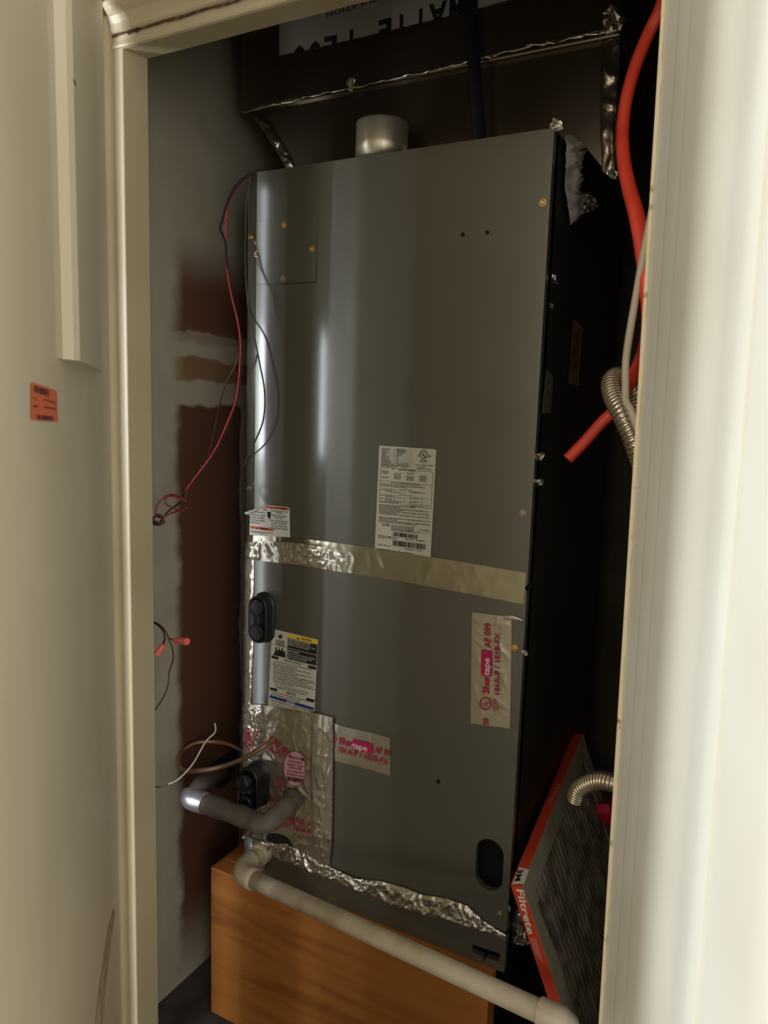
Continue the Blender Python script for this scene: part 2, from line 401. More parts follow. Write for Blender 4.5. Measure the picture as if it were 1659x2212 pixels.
# right jamb and casing, leaning by a hair like in the photograph, turning out towards the hall
SH = -.0148
t4 = jamb('trim_4', [(-.160, BY), (-.1615, FY + .004), (-.1615, FY + .001), (-.1570, FY - .001), (-.156, FY + .002)], M['raw'], 0, CZ + .8, SH, .0006)
cas = smooth_path([(-.1568, FY, 0), (-.1560, FY - .003, 0), (-.1490, .884, 0), (-.1400, .858, 0), (-.1310, .832, 0), (-.1215, .802, 0), (-.110, .768, 0), (-.098, .730, 0), (-.086, .694, 0), (-.0770, .672, 0),
                     (-.0695, .658, 0), (-.0615, .645, 0), (-.0535, .629, 0), (-.0462, .606, 0), (-.0400, .585, 0), (-.0345, .570, 0), (-.0300, .5590, 0)], 3)
t5 = jamb('trim_5', [(p.x, p.y) for p in cas], M['white'], 0, CZ + .9, SH, .0003)
for p in t5.data.polygons: p.use_smooth = True
for (x_, y_), w_ in (((-.1310, .832), .0008), ((-.110, .768), .0006)):
    bm = bmesh.new(); rr_ = random.Random(3); k_ = V((.302, -.953, 0)); o_ = V((-.0006, -.0002, 0))
    def cf(u, v, x_=x_, y_=y_, w_=w_):
        z = CZ - 1.2 + 1.75 * v; j = .0012 * mnoise.noise(V((z * 5, x_ * 100, 0))); p = V((x_, y_, z)) + k_ * (j + w_ * (u - .5)) + o_
        return V((p.x + SH * (z - CZ), p.y, z))
    grid(bm, cf, 1, 120); link('paint_crack', bm, M['hair'], t5)
bm = bmesh.new(); profile_sheet(bm, [(-.0300, .559), (-.0225, .5614), (-.0195, .5519), (-.0270, .5495), (-.010, .496), (.07, .25), (.9, .1), (.92, .14), (.1, .57)], 0, CZ + 1.2, SH)
bmesh.ops.recalc_face_normals(bm, faces=bm.faces)
struct(link('wall_hall', bm, M['white']))

# ------------------------------------------------------------------ setting: open door on the left
FD = V((-.668, .744, 0)).normalized()           # along the leaf, towards its hinges
ND = V((FD.y, -FD.x, 0))
HO = V((-1.009, .900, 0))
DOOR = Plane(HO, ND)
def D(along, z, off=0.0): return HO + FD * along + ND * off + V((0, 0, CZ + z))
bm = bmesh.new()
pts = [D(-.034, -1.35), D(-.80, -1.35), D(-.80, .72), D(-.034, .72)]
prism(bm, pts, -ND, .034)
door = struct(link('door_1', bm, M['doorpaint']))
# tapered board on the leaf: thick outer edge, fading out towards the hinges, ends above the middle
bm = bmesh.new()
nz = 40; rows = []
for k in range(nz + 1):
    z = .041 + (.715 - .041) * k / nz
    j = random.uniform(-.0006, .0006)
    row = [(-.486 + j, .0), (-.466 + j, .0025), (-.455 + j, .0120), (-.444 + j, .0165), (-.434, .0165), (-.33, .0125), (-.21, .006), (-.128, .0004)]
    rows.append([bm.verts.new(D(a, z, o)) for a, o in row])
for k in range(nz):
    for i in range(7): bm.faces.new((rows[k][i], rows[k][i + 1], rows[k + 1][i + 1], rows[k + 1][i]))
b0 = [bm.verts.new(D(a, .041, 0)) for a in (-.455, -.444, -.434, -.33, -.21)]
bm.faces.new([rows[0][0], rows[0][1], rows[0][2], b0[0]]); bm.faces.new([b0[0], rows[0][2], rows[0][3], b0[1]])
bm.faces.new([b0[1], rows[0][3], rows[0][4], b0[2]]); bm.faces.new([b0[2], rows[0][4], rows[0][5], b0[3]])
bm.faces.new([b0[3], rows[0][5], rows[0][6], b0[4]]); bm.faces.new([b0[4], rows[0][6], rows[0][7]])
bmesh.ops.recalc_face_normals(bm, faces=bm.faces)
link('tapered_board', bm, M['doorpaint'], door)
# shallow vertical swell next to it
bm = bmesh.new()
grid(bm, lambda u, v: D(-.56 + .09 * u, .02 + .52 * v, .003 * math.sin(math.pi * u) * min(1, v * 6) + .0003), 10, 20)
# small nick
bm2 = bmesh.new(); grid(bm2, lambda u, v: D(-.446 + .016 * u, .3305 + .0022 * v, .0132 + .004), 2, 1); link('nick', bm2, M['galv'], door)
bm.free()
# sticker
st_pts = [(65, 827), (70, 826), (119, 843), (122, 846), (124, 911), (120, 911), (68, 907), (65, 904)]
bm = bmesh.new(); poly(bm, DOOR, st_pts, .0006); prism_ = bm
stk = link('barcode_sticker', bm, M['sticker'], door, label='orange barcode sticker')
bm = bmesh.new()
barcode(bm, DOOR, 71, 832, 104, 843, 14, .001, 0, 26, 0)
barcode(bm, DOOR, 77, 896, 114, 899, 10, .001, 0, 26, 0)
text(bm, DOOR, 'HD', (69, 862), (78, 864), 4, .001)
text(bm, DOOR, 'PI-1104410', (93, 866), (119, 873), 5, .001, .01)
text(bm, DOOR, 'MH', (70, 879), (80, 881), 5, .001, .01)
text(bm, DOOR, '70930485', (93, 882), (119, 886), 5, .001, .01)
link('lettering', bm, M['stickerink'], stk)
# scuffs low on the leaf: a long brown scrape and pale chips
bm = bmesh.new()
pp = [(243, 1965), (250, 1967), (246, 1990), (238, 2050), (231, 2110), (226, 2160), (222, 2212), (205, 2212), (213, 2140), (222, 2080), (232, 2010)]
poly(bm, DOOR, pp, .0004); link('scrape', bm, mat('brown_scrape', (158, 130, 100), .8, rgb2=(196, 178, 150), cscale=50), door)

# ------------------------------------------------------------------ air handler
Y0 = 1.20
XR = -.368; RAD = .045; XL = -.989; XC = XL + RAD
ZT = CZ + .4375; ZB = CZ - 1.006; YBACK = 1.76
ZSPLIT = CZ - .292; ZLOW = CZ - .925
def wrap(p, off=0.0):
    """front sheet of the cabinet: flat, then bent round its left edge"""
    if p.x >= XC: return V((p.x, Y0 - off, p.z))
    s = XC - p.x; a = s / RAD
    if a < math.pi / 2: return V((XC - (RAD + off) * math.sin(a), Y0 + RAD - (RAD + off) * math.cos(a), p.z))
    return V((XL - off, Y0 + RAD + (s - RAD * math.pi / 2), p.z))
AH = Plane((0, Y0, 0), (0, -1, 0))
AHW = Plane((0, Y0, 0), (0, -1, 0), wrap)
SIDE = Plane((XR, 0, 0), (1, 0, 0))
ah = empty('air_handler', (-.68, Y0 + .25, ZB), 'tall grey steel air handler standing on the wooden platform in the closet', 'air handler')
# body behind the two panels
bm = bmesh.new()
box(bm, (XL + .004, 1.262, ZB), (XR - .003, YBACK, ZT - .004), .002)
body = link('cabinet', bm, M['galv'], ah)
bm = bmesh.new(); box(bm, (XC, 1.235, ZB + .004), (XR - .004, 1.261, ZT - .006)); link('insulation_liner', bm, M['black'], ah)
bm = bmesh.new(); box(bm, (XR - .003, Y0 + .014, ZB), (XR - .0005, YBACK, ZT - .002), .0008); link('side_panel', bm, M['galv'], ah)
box_ = None
def capsule_px(cx, cy, w, h, n=10, tilt=0.0):
    """upright capsule outline, metres, in the X-Z plane of the front"""
    r = w / 2; out = []
    for k in range(n + 1):
        a = math.pi * k / n; out.append((cx + r * math.cos(a), cy + (h / 2 - r) + r * math.sin(a)))
    for k in range(n + 1):
        a = math.pi + math.pi * k / n; out.append((cx + r * math.cos(a), cy - (h / 2 - r) + r * math.sin(a)))
    return [(x + tilt * (y - cy), y) for x, y in out]
def panel(name, z0, z1, holes, zt_round=0.0):
    bm = bmesh.new()
    outer = [(XC, z0), (XR - .003, z0), (XR - .0005, z0 + .003), (XR - .0005, z1 - .003), (XR - .003, z1), (XC, z1)]
    edges = []
    for loop in [outer] + holes:
        vs = [bm.verts.new((x, Y0, z)) for x, z in loop]
        for i in range(len(vs)): edges.append(bm.edges.new((vs[i], vs[(i + 1) % len(vs)])))
    bmesh.ops.triangle_fill(bm, edges=edges, use_beauty=True, normal=(0, -1, 0))
    for f in bm.faces:
        f.normal_update()
        if f.normal.y > 0: f.normal_flip()
    vs_hole = [[(x, z) for x, z in h] for h in holes]
    for h in vs_hole:                      # returned rim of each hole
        a = [bm.verts.new((x, Y0, z)) for x, z in h]; b = [bm.verts.new((x, Y0 + .012, z)) for x, z in h]
        for i in range(len(a)): bm.faces.new((a[i], b[i], b[(i + 1) % len(a)], a[(i + 1) % len(a)]))
    # bent left edge, running on round the side
    n = 14; cols = []
    for i in range(n + 4):
        s = RAD * math.pi / 2 * i / n if i <= n else RAD * math.pi / 2 + .03 * (i - n)
        a = wrap(V((XC - s, 0, z0))); b = wrap(V((XC - s, 0, z1))); cols.append((bm.verts.new(a), bm.verts.new(b)))
    for i in range(len(cols) - 1):
        f = bm.faces.new((cols[i][0], cols[i][1], cols[i + 1][1], cols[i + 1][0])); f.smooth = True
    # right and top/bottom returns
    def q(*p): bm.faces.new([bm.verts.new(x) for x in p])
    q((XR - .0005, Y0, z0 + .003), (XR - .0005, Y0 + .03, z0 + .003), (XR - .0005, Y0 + .03, z1 - .003), (XR - .0005, Y0, z1 - .003))
    for z in (z0, z1):
        q((XC, Y0, z), (XR - .003, Y0, z), (XR - .003, Y0 + .06, z), (XC, Y0 + .06, z))
        loop = [wrap(V((XC - RAD * math.pi / 2 * i / n, 0, z))) for i in range(n + 1)]
        q(*(loop + [V((XC, Y0 + .06, z))]))
    bmesh.ops.remove_doubles(bm, verts=bm.verts, dist=.00005)
    bmesh.ops.recalc_face_normals(bm, faces=bm.faces)
    return link(name, bm, M['steel'], ah)
def px2(px, py): p = AH.raw(px, py); return p.x, p.z
up_panel = panel('upper_panel', ZSPLIT + .002, ZT, [])
c = px2(1057, 1868)
hole = capsule_px(c[0], c[1], .052, .098, tilt=0)
low_panel = panel('lower_panel', ZLOW, ZSPLIT - .002, [hole])
# bottom filter door with its latch slot
sl = [AH.raw(*p) for p in ((1020, 2040), (1080, 2060), (1079, 2078), (1049, 2069), (1046, 2077), (1042, 2067), (1020, 2057))]
filt = panel('filter_door', ZB, ZLOW - .0025, [[(p.x, p.z) for p in sl]])
# top plate
bm = bmesh.new(); box(bm, (XC, Y0 + .012, ZT - .002), (XR - .001, YBACK, ZT + .0005)); link('top_plate', bm, M['galv'], ah)

def screw(px, py, m, pl=AHW, r=.0052):
    c = pl.raw(px, py); bm = bmesh.new(); u = pl.n.cross(V((0, 0, 1))).normalized(); 
    base = pl.lift(c, 0); tip = pl.lift(c, .006); n = (tip - base).normalized(); u = n.cross(V((0, 0, 1))).normalized(); w = n.cross(u)
    def rg(rad, h, k, ph=0): return [bm.verts.new(base + n * h + u * rad * math.cos(2 * math.pi * i / k + ph) + w * rad * math.sin(2 * math.pi * i / k + ph)) for i in range(k)]
    a = rg(r * 1.25, .0, 12); b = rg(r * 1.15, .0012, 12)
    for i in range(12): bm.faces.new((a[i], a[(i + 1) % 12], b[(i + 1) % 12], b[i]))
    bm.faces.new(b)
    h0 = rg(r * .82, .001, 6); h1 = rg(r * .80, .0046, 6); h2 = rg(r * .55, .0054, 6)
    for i in range(6):
        bm.faces.new((h0[i], h0[(i + 1) % 6], h1[(i + 1) % 6], h1[i])); bm.faces.new((h1[i], h1[(i + 1) % 6], h2[(i + 1) % 6], h2[i]))
    bm.faces.new(h2); bmesh.ops.recalc_face_normals(bm, faces=bm.faces)
    return link('screw', bm, m, ah)
for x, y, m_ in ((614, 486, 'brass'), (674, 538, 'brass'), (612, 602, 'zinc'), (555, 549, 'zinc'), (540, 511, 'brass'), (1173, 438, 'brass'),
                 (1130, 1108, 'zinc'), (537, 1055, 'zinc'), (1112, 1399, 'brass'), (1080, 1973, 'zinc'), (521, 1812, 'zinc')):
    screw(x, y, M[m_])
for x, y in ((1000, 507), (1053, 502), (947, 1688)):
    bm = bmesh.new(); disc(bm, AH, (x, y), 3.4, 3.6, .0005); ring(bm, AH, (x, y), 4.6, 4.8, 1.2, .0007); link('screw_hole', bm, M['seam'], ah)
# knock-out plate top left
bm = bmesh.new(); a = px2(572, 476); b = px2(682, 608)
box(bm, (XC + .001, Y0 - .0010, b[1]), (b[0], Y0 + .0004, a[1]), .0004)
cover = link('cover_plate', bm, M['steel'], ah)
bm = bmesh.new(); line(bm, AH, (683.5, 472), (682.5, 610), 1.6, .0004); line(bm, AHW, (553, 615), (683, 610.5), 1.5, .0004)
link('seam', bm, M['seam'], cover)

# rubber plugs
def plug(cx, cy, w, h, depth, caps):
    c = AHW.raw(cx, cy); g = bmesh.new()
    out = capsule_px(c.x, c.z, w, h, 12)
    def rg(sc, off):
        vs = []
        for x, z in out:
            x2 = c.x + (x - c.x) * sc if sc != 1 else x; k = (h * sc / 2 - w * sc / 2) if 0 else 0
            z2 = c.z + (z - c.z) * (1 - (1 - sc) * w / h)
            p = wrap(V((x2, 0, z2)), 0) if 0 else V((x2, Y0 - off, z2)); vs.append(g.verts.new(p))
        return vs
    rs = [rg(1.12, -.03), rg(1.12, .003), rg(1.05, .0045), rg(1.0, .005), rg(.97, depth - .004), rg(.93, depth - .001), rg(.86, depth), rg(.80, depth), rg(.78, depth - .003)]
    n = len(out)
    for a, b in zip(rs, rs[1:]):
        for i in range(n): g.faces.new((a[i], a[(i + 1) % n], b[(i + 1) % n], b[i]))
    g.faces.new(rs[-1]); bmesh.ops.remove_doubles(g, verts=g.verts, dist=.00003)
    bmesh.ops.recalc_face_normals(g, faces=g.faces)
    p = link('rubber_plug', g, M['rubber'], ah, True)
    for dz, r, hh in caps:
        g = bmesh.new(); ctr = V((c.x, Y0 - depth, c.z + dz))
        path = [ctr + V((0, -t, 0)) for t in (-.004, hh * .8, hh * .95, hh)]
        tube(g, path, lambda i, t: (r, r, r * .92, r * .80)[i], 20); link('plug_boss', g, M['rubber'], p, True)
    return p
plug(572, 1333, .048, .100, .026, [(.026, .0165, .003), (-.026, .0165, .003)])
plug(561, 1690, .050, .098, .040, [(.022, .017, .022), (-.024, .016, .012)])

# ---- foil on the cabinet
def wavy(x, y, z, s): return mnoise.noise(V((x * s, y * s, z * s)))
def foil_patch(name, pl, left, right, m, parent, nu=24, nv=60, amp=.0022, base=.0015, edge=.0, seed=1.0, sc=60, smooth=True, folds=0.0, label=None):
    """strip between two pixel polylines lying on surface pl, creased out of the surface"""
    def interp(pl_, t):
        t = t * (len(pl_) - 1); i = min(int(t), len(pl_) - 2); f = t - i
        return pl_[i][0] * (1 - f) + pl_[i + 1][0] * f, pl_[i][1] * (1 - f) + pl_[i + 1][1] * f
    rnd = random.Random(int(seed * 10))
    je = [(rnd.uniform(-edge, edge), rnd.uniform(-edge, edge)) for _ in range(nv + 1)]
    def f(u, v):
        a = interp(left, v); b = interp(right, v); k = int(round(v * nv))
        x = a[0] * (1 - u) + b[0] * u + (je[k][0] if u == 0 else je[k][1] if u == 1 else 0)
        y = a[1] * (1 - u) + b[1] * u + ((je[k][1] * .6) if u in (0, 1) else 0)
        p = pl.raw(x, y)
        q = p + V((.012 * wavy(p.x, p.z, seed, 30), 0, .012 * wavy(p.z, p.x, seed + 3, 30)))
        w = .9 * (1 - min(1, abs(wavy(q.x + seed, q.y, q.z * .7, sc)) * 3.2)) ** 2 + .5 * (1 - min(1, abs(wavy(q.x, q.y + seed, q.z, sc * 2.1)) * 3)) ** 2 + .5 * wavy(q.x, q.y, q.z + seed, sc * .6) + .12 * wavy(p.x, p.y, p.z + seed, sc * 6)
        w = max(w, -.25) + .25
        w += folds * max(0, 1 - abs(((u * 3.3 + .5 * wavy(p.x, 0, p.z, 12)) % 1) - .5) * 7)
        edgef = min(1, min(u, 1 - u) * 6 + .15) * min(1, min(v, 1 - v) * 8 + .15)
        return pl.lift(p, base + amp * w * edgef)
    bm = bmesh.new(); grid(bm, f, nu, nv); bmesh.ops.recalc_face_normals(bm, faces=bm.faces)
    return link(name, bm, m, parent, smooth, label)
# long band between the panels
tape = foil_patch('foil_tape', AHW, [(526, 1156), (560, 1157), (620, 1160), (700, 1169), (800, 1182), (900, 1198), (1000, 1214), (1137, 1237)],
                  [(522, 1207), (560, 1210), (620, 1216), (700, 1229), (800, 1244), (900, 1262), (1000, 1280), (1132, 1305)], M['foilflat'], ah, 10, 150, .0011, .0012, .25, 2.0, 22)
foil_patch('foil_tape', AHW, [(528, 1172), (570, 1168), (640, 1172), (700, 1182), (760, 1200)], [(520, 1205), (570, 1212), (640, 1219), (700, 1229), (745, 1236)], M['foil'], ah, 16, 60, .0028, .0022, .8, 5.0, 45, folds=.3)
# strip down the bent left edge
foil_patch('foil_tape', AHW, [(505, 1200), (502, 1300), (498, 1400), (498, 1530), (497, 1640)], [(549, 1208), (549, 1300), (547, 1400), (543, 1500), (543, 1640)], M['foil'], ah, 16, 110, .0018, .0012, .5, 3.0, 50)
foil_patch('foil_tape', AHW, [(499, 1520), (497, 1570), (498, 1640), (500, 1660)], [(570, 1522), (576, 1560), (574, 1610), (560, 1668)], M['foil'], ah, 24, 50, .0034, .0020, 1.2, 7.0, 70)
# big patch around the pipes
big = foil_patch('foil_patch', AHW, [(566, 1522), (572, 1560), (566, 1620), (566, 1690), (566, 1760), (572, 1828)], [(684, 1540), (684, 1600), (684, 1700), (684, 1770), (684, 1840), (684, 1862)], M['foilprint'], ah, 48, 110, .0030, .0014, .8, 9.0, 25)
foil_patch('foil_tape', AHW, [(675, 1537), (673, 1600), (672, 1700), (674, 1780), (676, 1830), (690, 1868)], [(722, 1548), (722, 1600), (721, 1680), (720, 1760), (719, 1820), (714, 1866)], M['foilprint'], ah, 20, 120, .0026, .0042, 1.0, 4.0, 18, folds=.7)
# crumpled ribbon along the filter door
c5 = crop(420, 1760, 2.023)
tp = [c5(*p) for p in ((300, 120), (340, 110), (400, 112), (450, 145), (520, 185), (600, 226), (700, 276), (820, 287), (920, 316), (1000, 346), (1100, 362), (1190, 392), (1240, 437), (1290, 478), (1362, 522))]
bt = [c5(*p) for p in ((318, 160), (360, 190), (420, 210), (480, 236), (540, 262), (610, 285), (700, 325), (800, 365), (900, 403), (1000, 433), (1100, 455), (1200, 492), (1250, 500), (1290, 508), (1362, 552))]
foil_patch('foil_tape', AHW, tp, bt, M['foil'], ah, 14, 240, .0075, .002, .8, 6.0, 48)
foil_patch('foil_tape', AHW, [c5(300, 110), c5(292, 160), c5(298, 200), c5(292, 232)], [c5(345, 120), c5(330, 165), c5(325, 205), c5(312, 240)], M['foil'], ah, 8, 20, .006, .008, .6, 6.4, 70)
def clump(name, pts, r, m, parent, seed=0, seg=22, flat=1.0):
    """a crushed roll of foil along a path"""
    bm = bmesh.new(); path = smooth_path(pts, 10)
    tube(bm, path, lambda i, t: r * (math.sin(math.pi * min(.97, max(.06, t))) ** .5), seg)
    for v in bm.verts:
        q = v.co; n = V((wavy(q.x + seed, q.y, q.z, 90), wavy(q.x, q.y + seed, q.z, 90), wavy(q.x, q.y, q.z + seed, 90)))
        n += .6 * V((wavy(q.x + seed, q.y, q.z, 210), wavy(q.x, q.y + seed, q.z, 210), wavy(q.x, q.y, q.z + seed, 210)))
        v.co = q + n * r * 1.1
    return link(name, bm, m, parent)
PS = lambda px, py, off=0.004: SIDE.at(px, py, off)
clump('foil_scrap', [PS(1108, 2030, .002), PS(1120, 2018, .012), PS(1138, 2020, .02)], .011, M['foil'], ah, 2)
clump('foil_scrap', [PS(1112, 1962), PS(1120, 1975), PS(1116, 2005), PS(1124, 2022)], .008, M['foil'], ah, 4)
# side: torn foil, scraps, faded tag
foil_patch('foil_tape', SIDE, [(1214, 292), (1216, 340), (1214, 400), (1218, 440), (1226, 487)], [(1250, 294), (1246, 340), (1240, 400), (1250, 440), (1236, 478)], foil_mat('brightened_torn_foil', (232, 226, 214), 0.3, 0.35, 60, 0.002, 0.55), ah, 12, 60, .013, .004, .8, 8.0, 30)  # foil made paler and less metallic in place of light missing here
clump('foil_scrap', [PS(1240, 428, .008), PS(1256, 432, .012), PS(1262, 446, .01), PS(1244, 452, .006)], .009, M['foil'], ah, 6)
foil_patch('foil_tape', SIDE, [(1176, 797), (1174, 830), (1170, 860), (1167, 893)], [(1192, 812), (1190, 840), (1188, 865), (1186, 892)], M['foil'], ah, 8, 36, .004, .002, .8, 1.4, 80)
for x, y, r_ in ((1194, 603, .006), (1188, 661, .003), (1165, 988, .005), (1161, 1043, .005), (1126, 1410, .005), (1200, 270, .007)):
    clump('foil_scrap', [PS(x - 3, y - 5, .001), PS(x, y, .003), PS(x + 2, y + 6, .001)], r_, M['foil'], ah, x * .1, 10)
bm = bmesh.new(); poly(bm, SIDE, [(1236, 690), (1244, 693), (1263, 712), (1257, 716), (1249, 834), (1226, 829)], .0008)
sl_ = link('faded_label', bm, mat('faded_label', (128, 108, 80), .7, rgb2=(104, 86, 62), cscale=60), ah, label='faded brown label')
bm = bmesh.new()
for i in range(4): line(bm, SIDE, (1237 + i * 4.5, 712 + i * 2), (1231 + i * 4.5, 800 + i), 1.2, .0012)
link('lettering', bm, M['seam'], sl_)

# ---- labels
def lab(name, pts, m, label, pl=AHW, off=.0012):
    bm = bmesh.new(); poly(bm, pl, pts, off)
    return link(name, bm, m, ah, label=label)
def rc(p, r):
    """round the corners of a pixel polygon"""
    out = []
    for i, q in enumerate(p):
        a = V(p[i - 1]); b = V(q); c_ = V(p[(i + 1) % len(p)]); u = (a - b).normalized() * r; w = (c_ - b).normalized() * r
        for t in (0, .33, .67, 1): out.append(tuple(b + u * (1 - t) ** 2 + w * t ** 2))
    return out
c8 = crop(780, 940, 7.9)
rl = lab('rating_label', rc([c8(316, 176), c8(1290, 243), c8(1190, 2110), c8(236, 1990)], 3.2), M['label'], 'white rating label of fine print')
bm = bmesh.new(); O = .0018
def T(s, x0, y0, x1, y1, h, b=0.012): text(bm, AHW, s, c8(x0, y0), c8(x1, y1), h / 7.9, O, b)
def Ln(x0, y0, x1, y1, w=3.5): line(bm, AHW, c8(x0, y0), c8(x1, y1), w / 7.9, O)
rowsL = ['PRODUCT NO.', 'MODEL NO.', 'SERIAL NO.', 'VOLTS', 'MOTOR HP', 'MOTOR FLA', 'PHASE/HERTZ', 'EXTERNAL ESP', 'REFRIGERANT 410A']
rowsR = ['FEM4P4800AL2', 'FEM4P4800AL', 'A171742175', '208/230', '3/4', '6.0', '1/60', '0.2   0.5 IN. W.C.', 'DESIGN PSIG 450']
wl_ = [150, 120, 125, 75, 125, 125, 155, 165, 225]; wr_ = [175, 155, 130, 82, 32, 32, 40, 215, 215]
for i in range(9):
    y = 235 + i * 33.5
    T(rowsL[i], 362 - i * 1.5, y, 362 - i * 1.5 + wl_[i], y + wl_[i] * .07, 22)
    T(rowsR[i], 612 - i * 1.5, y + 17, 612 - i * 1.5 + wr_[i], y + 17 + wr_[i] * .07, 22)
    Ln(358 - i * 1.5, y + 4, 890 - i * 1.5, y + 43, 3)
Ln(578, 222, 566, 500, 3)
T('DATE OF MANUFACTURING', 350, 530, 622, 552, 20); T('MAY 2017', 695, 560, 800, 568, 20)
ring(bm, AHW, c8(1073, 328), 8.6, 9.5, 1.7, O)
T('U', 1040, 352, 1075, 355, 62, .03); T('L', 1078, 372, 1108, 374, 52, .03)
T('C', 972, 358, 996, 360, 32, .03); T('US', 1146, 374, 1200, 378, 34, .03)
T('LISTED', 1012, 450, 1144, 460, 32, .03); T('SHORT CIRCUIT CURRENT', 935, 515, 1245, 533, 19)
T('5kA RMS', 988, 550, 1100, 556, 20); T('SYMMETRICAL, 230V', 958, 578, 1208, 598, 20); Ln(1020, 470, 1110, 478, 3); Ln(1060, 492, 1090, 496, 5)
for a, b in (((348, 545), (1236, 628)), ((330, 770), (1222, 858)), ((345, 548), (318, 1120)), ((1236, 628), (1198, 1252)), ((318, 1120), (680, 1155)), ((680, 1155), (676, 1188)), ((676, 1188), (1198, 1252))): Ln(*a, *b, 5)
T('ICP', 532, 585, 570, 588, 18); T('APPROVED ACCESSORIES', 640, 600, 935, 622, 20, .02)
for x, y, s in ((362, 618, 'EHK05AKN*'), (362, 648, 'EHK08AKN*'), (358, 725, 'EHK15AKF*'), (575, 662, 'EHK10AKN*'), (572, 692, 'EHK15AKN*'), (570, 720, 'EHK20AKN*'), (568, 748, 'EHK25AKF*'),
                (790, 660, 'EHK15HKN*'), (788, 712, 'EHK15AKB*'), (786, 740, 'EHK20AKB*'), (784, 768, 'EHK25AKB*'), (1008, 704, 'EHK18AKN*'), (1006, 732, 'EHK20HKN*'), (1004, 760, 'EHK30AKN*'), (1002, 788, 'EHK30AKF*')):
    T(s, x, y, x + 122, y + 8, 20, .02)
T('ELECTRICAL INFORMATION FOR THIS UNIT', 512, 820, 1006, 866, 22, .015)
T('FOR FIELD INSTALLED ELECTRIC HEATERS APPLY ELECTRICAL INFORMATION', 342, 838, 1100, 912, 22)
T('PLATE SUPPLIED WITH HEATER IN THIS BLOCK.', 342, 868, 800, 912, 22)
Ln(400, 905, 630, 930, 3); T('SINGLE SUPPLY CIRCUIT', 645, 938, 885, 958, 18); Ln(890, 962, 1128, 990, 3)
T('LOCKD HEATER AMPS    0', 340, 930, 578, 952, 20); T('MAX. OVERCUR. PROTECTION    15', 432, 968, 762, 1002, 20); T('MIN. AMPACITY    7.8', 848, 982, 1066, 1006, 20)
Ln(400, 998, 640, 1024, 3); T('DUAL SUPPLY CIRCUIT', 650, 1028, 870, 1048, 18); Ln(878, 1052, 1124, 1080, 3)
for k in range(2):
    y = 1026 + k * 60
    T('LOCKD HEATER AMPS    N/A', 334, y, 592, y + 24, 20); T('MAX. OVERCUR. PROTECTION    N/A', 430, y + 32, 768, y + 66, 20); T('MIN. AMPACITY    N/A', 845, y + 58, 1064, y + 80, 20)
T('HEAT PKG. INSTALLED  N/A', 322, 1146, 640, 1176, 22); T('SHORT CIRCUIT CURRENT  5kA RMS', 808, 1180, 1172, 1220, 18); T('SYMMETRICAL  230 V', 848, 1214, 1070, 1236, 20)
yy = 1190
for s, w in (('UNIT HAS INTERNAL LIMIT CONTROL. MAX. OUTLET TEMP. 200F', 620), ('MOTOR ELECTRONICALLY PROTECTED.', 360), ('SEE INSTALLATION INSTRUCTIONS FOR SPECIFIC INSTALLATION REQUIREMENTS AND', 835), ('APPROVED ACCESSORY KIT INFORMATION.', 400),
             ('MAX VOLTAGE TO GROUND OF SUPPLY CIRCUIT NOT TO EXCEED 150 VOLTS IF HEATER', 850), ('HAS CIRCUIT BREAKER CONTROL.', 310), ('FOR FOR COOLING ONLY EXCEPT WHEN INSTALLED AS PART OF A LISTED HEAT PUMP', 840)):
    T(s, 316, yy, 316 + w, yy + w * .095, 20, .018); yy += 25.5
yy = 1402
for s, w in (('CLEARANCE TO COMBUSTIBLE MATERIALS TO BE 0" FOR CASING, PLENUM AND DUCT FOR', 880), ('UNITS WITH 0-20 KW HEATERS.', 320), ('FOR UNITS WITH HEATERS 20KW AND ABOVE, CLEARANCE TO COMBUSTIBLE MATERIAL IS', 878), ('TO BE 1" TO CASING AND 1" FOR FIRST 36" OF PLENUM AND DUCT.', 650)):
    T(s, 310, yy, 310 + w, yy + w * .1, 20, .018); yy += 27
T('CAUTION', 360, 1540, 496, 1555, 34, .03)
for i, s in enumerate(('METERING DEVICE FOR THIS COIL MUST', 'MATCH THAT SHOWN ON OUTDOOR UNIT', 'RATING PLATE. REPLACE IF NECESSARY.', 'THIS UNIT IS EQUIPPED WITH METERING DEVICE:')):
    T(s, 522, 1552 + i * 26, 912 + (80 if i == 3 else 0), 1590 + i * 26 + (6 if i == 3 else 0), 20, .018)
for a, b in (((1002, 1602), (1184, 1622)), ((1184, 1622), (1180, 1688)), ((1180, 1688), (996, 1668)), ((996, 1668), (1002, 1602))): Ln(*a, *b, 4)
T('NO PISTON', 1034, 1640, 1162, 1656, 22, .015)
x0, y0 = c8(556, 1650); x1, y1 = c8(980, 1705); barcode(bm, AHW, x0, y0, x1, y1, 68 / 7.9, O, n=38)
x0, y0 = c8(546, 1788); x1, y1 = c8(1104, 1862); barcode(bm, AHW, x0, y0, x1, y1, 92 / 7.9, O, n=54)
T('International Comfort Products', 298, 1718, 632, 1762, 24); T('Lewisburg, TN 37091, U.S.A.', 294, 1748, 602, 1780, 24)
T('Model Number    FEM4P4800AL2', 760, 1778, 1098, 1822, 22, .015); T('Serial Number    A171742175', 750, 1945, 1048, 1988, 22, .015)
T('340029 - 4000 Rev. A', 288, 1875, 516, 1905, 24); T('Participant in AHRI. Tests comply with Directory', 284, 1945, 884, 2030, 22, .015)
link('lettering', bm, M['ink'], rl)

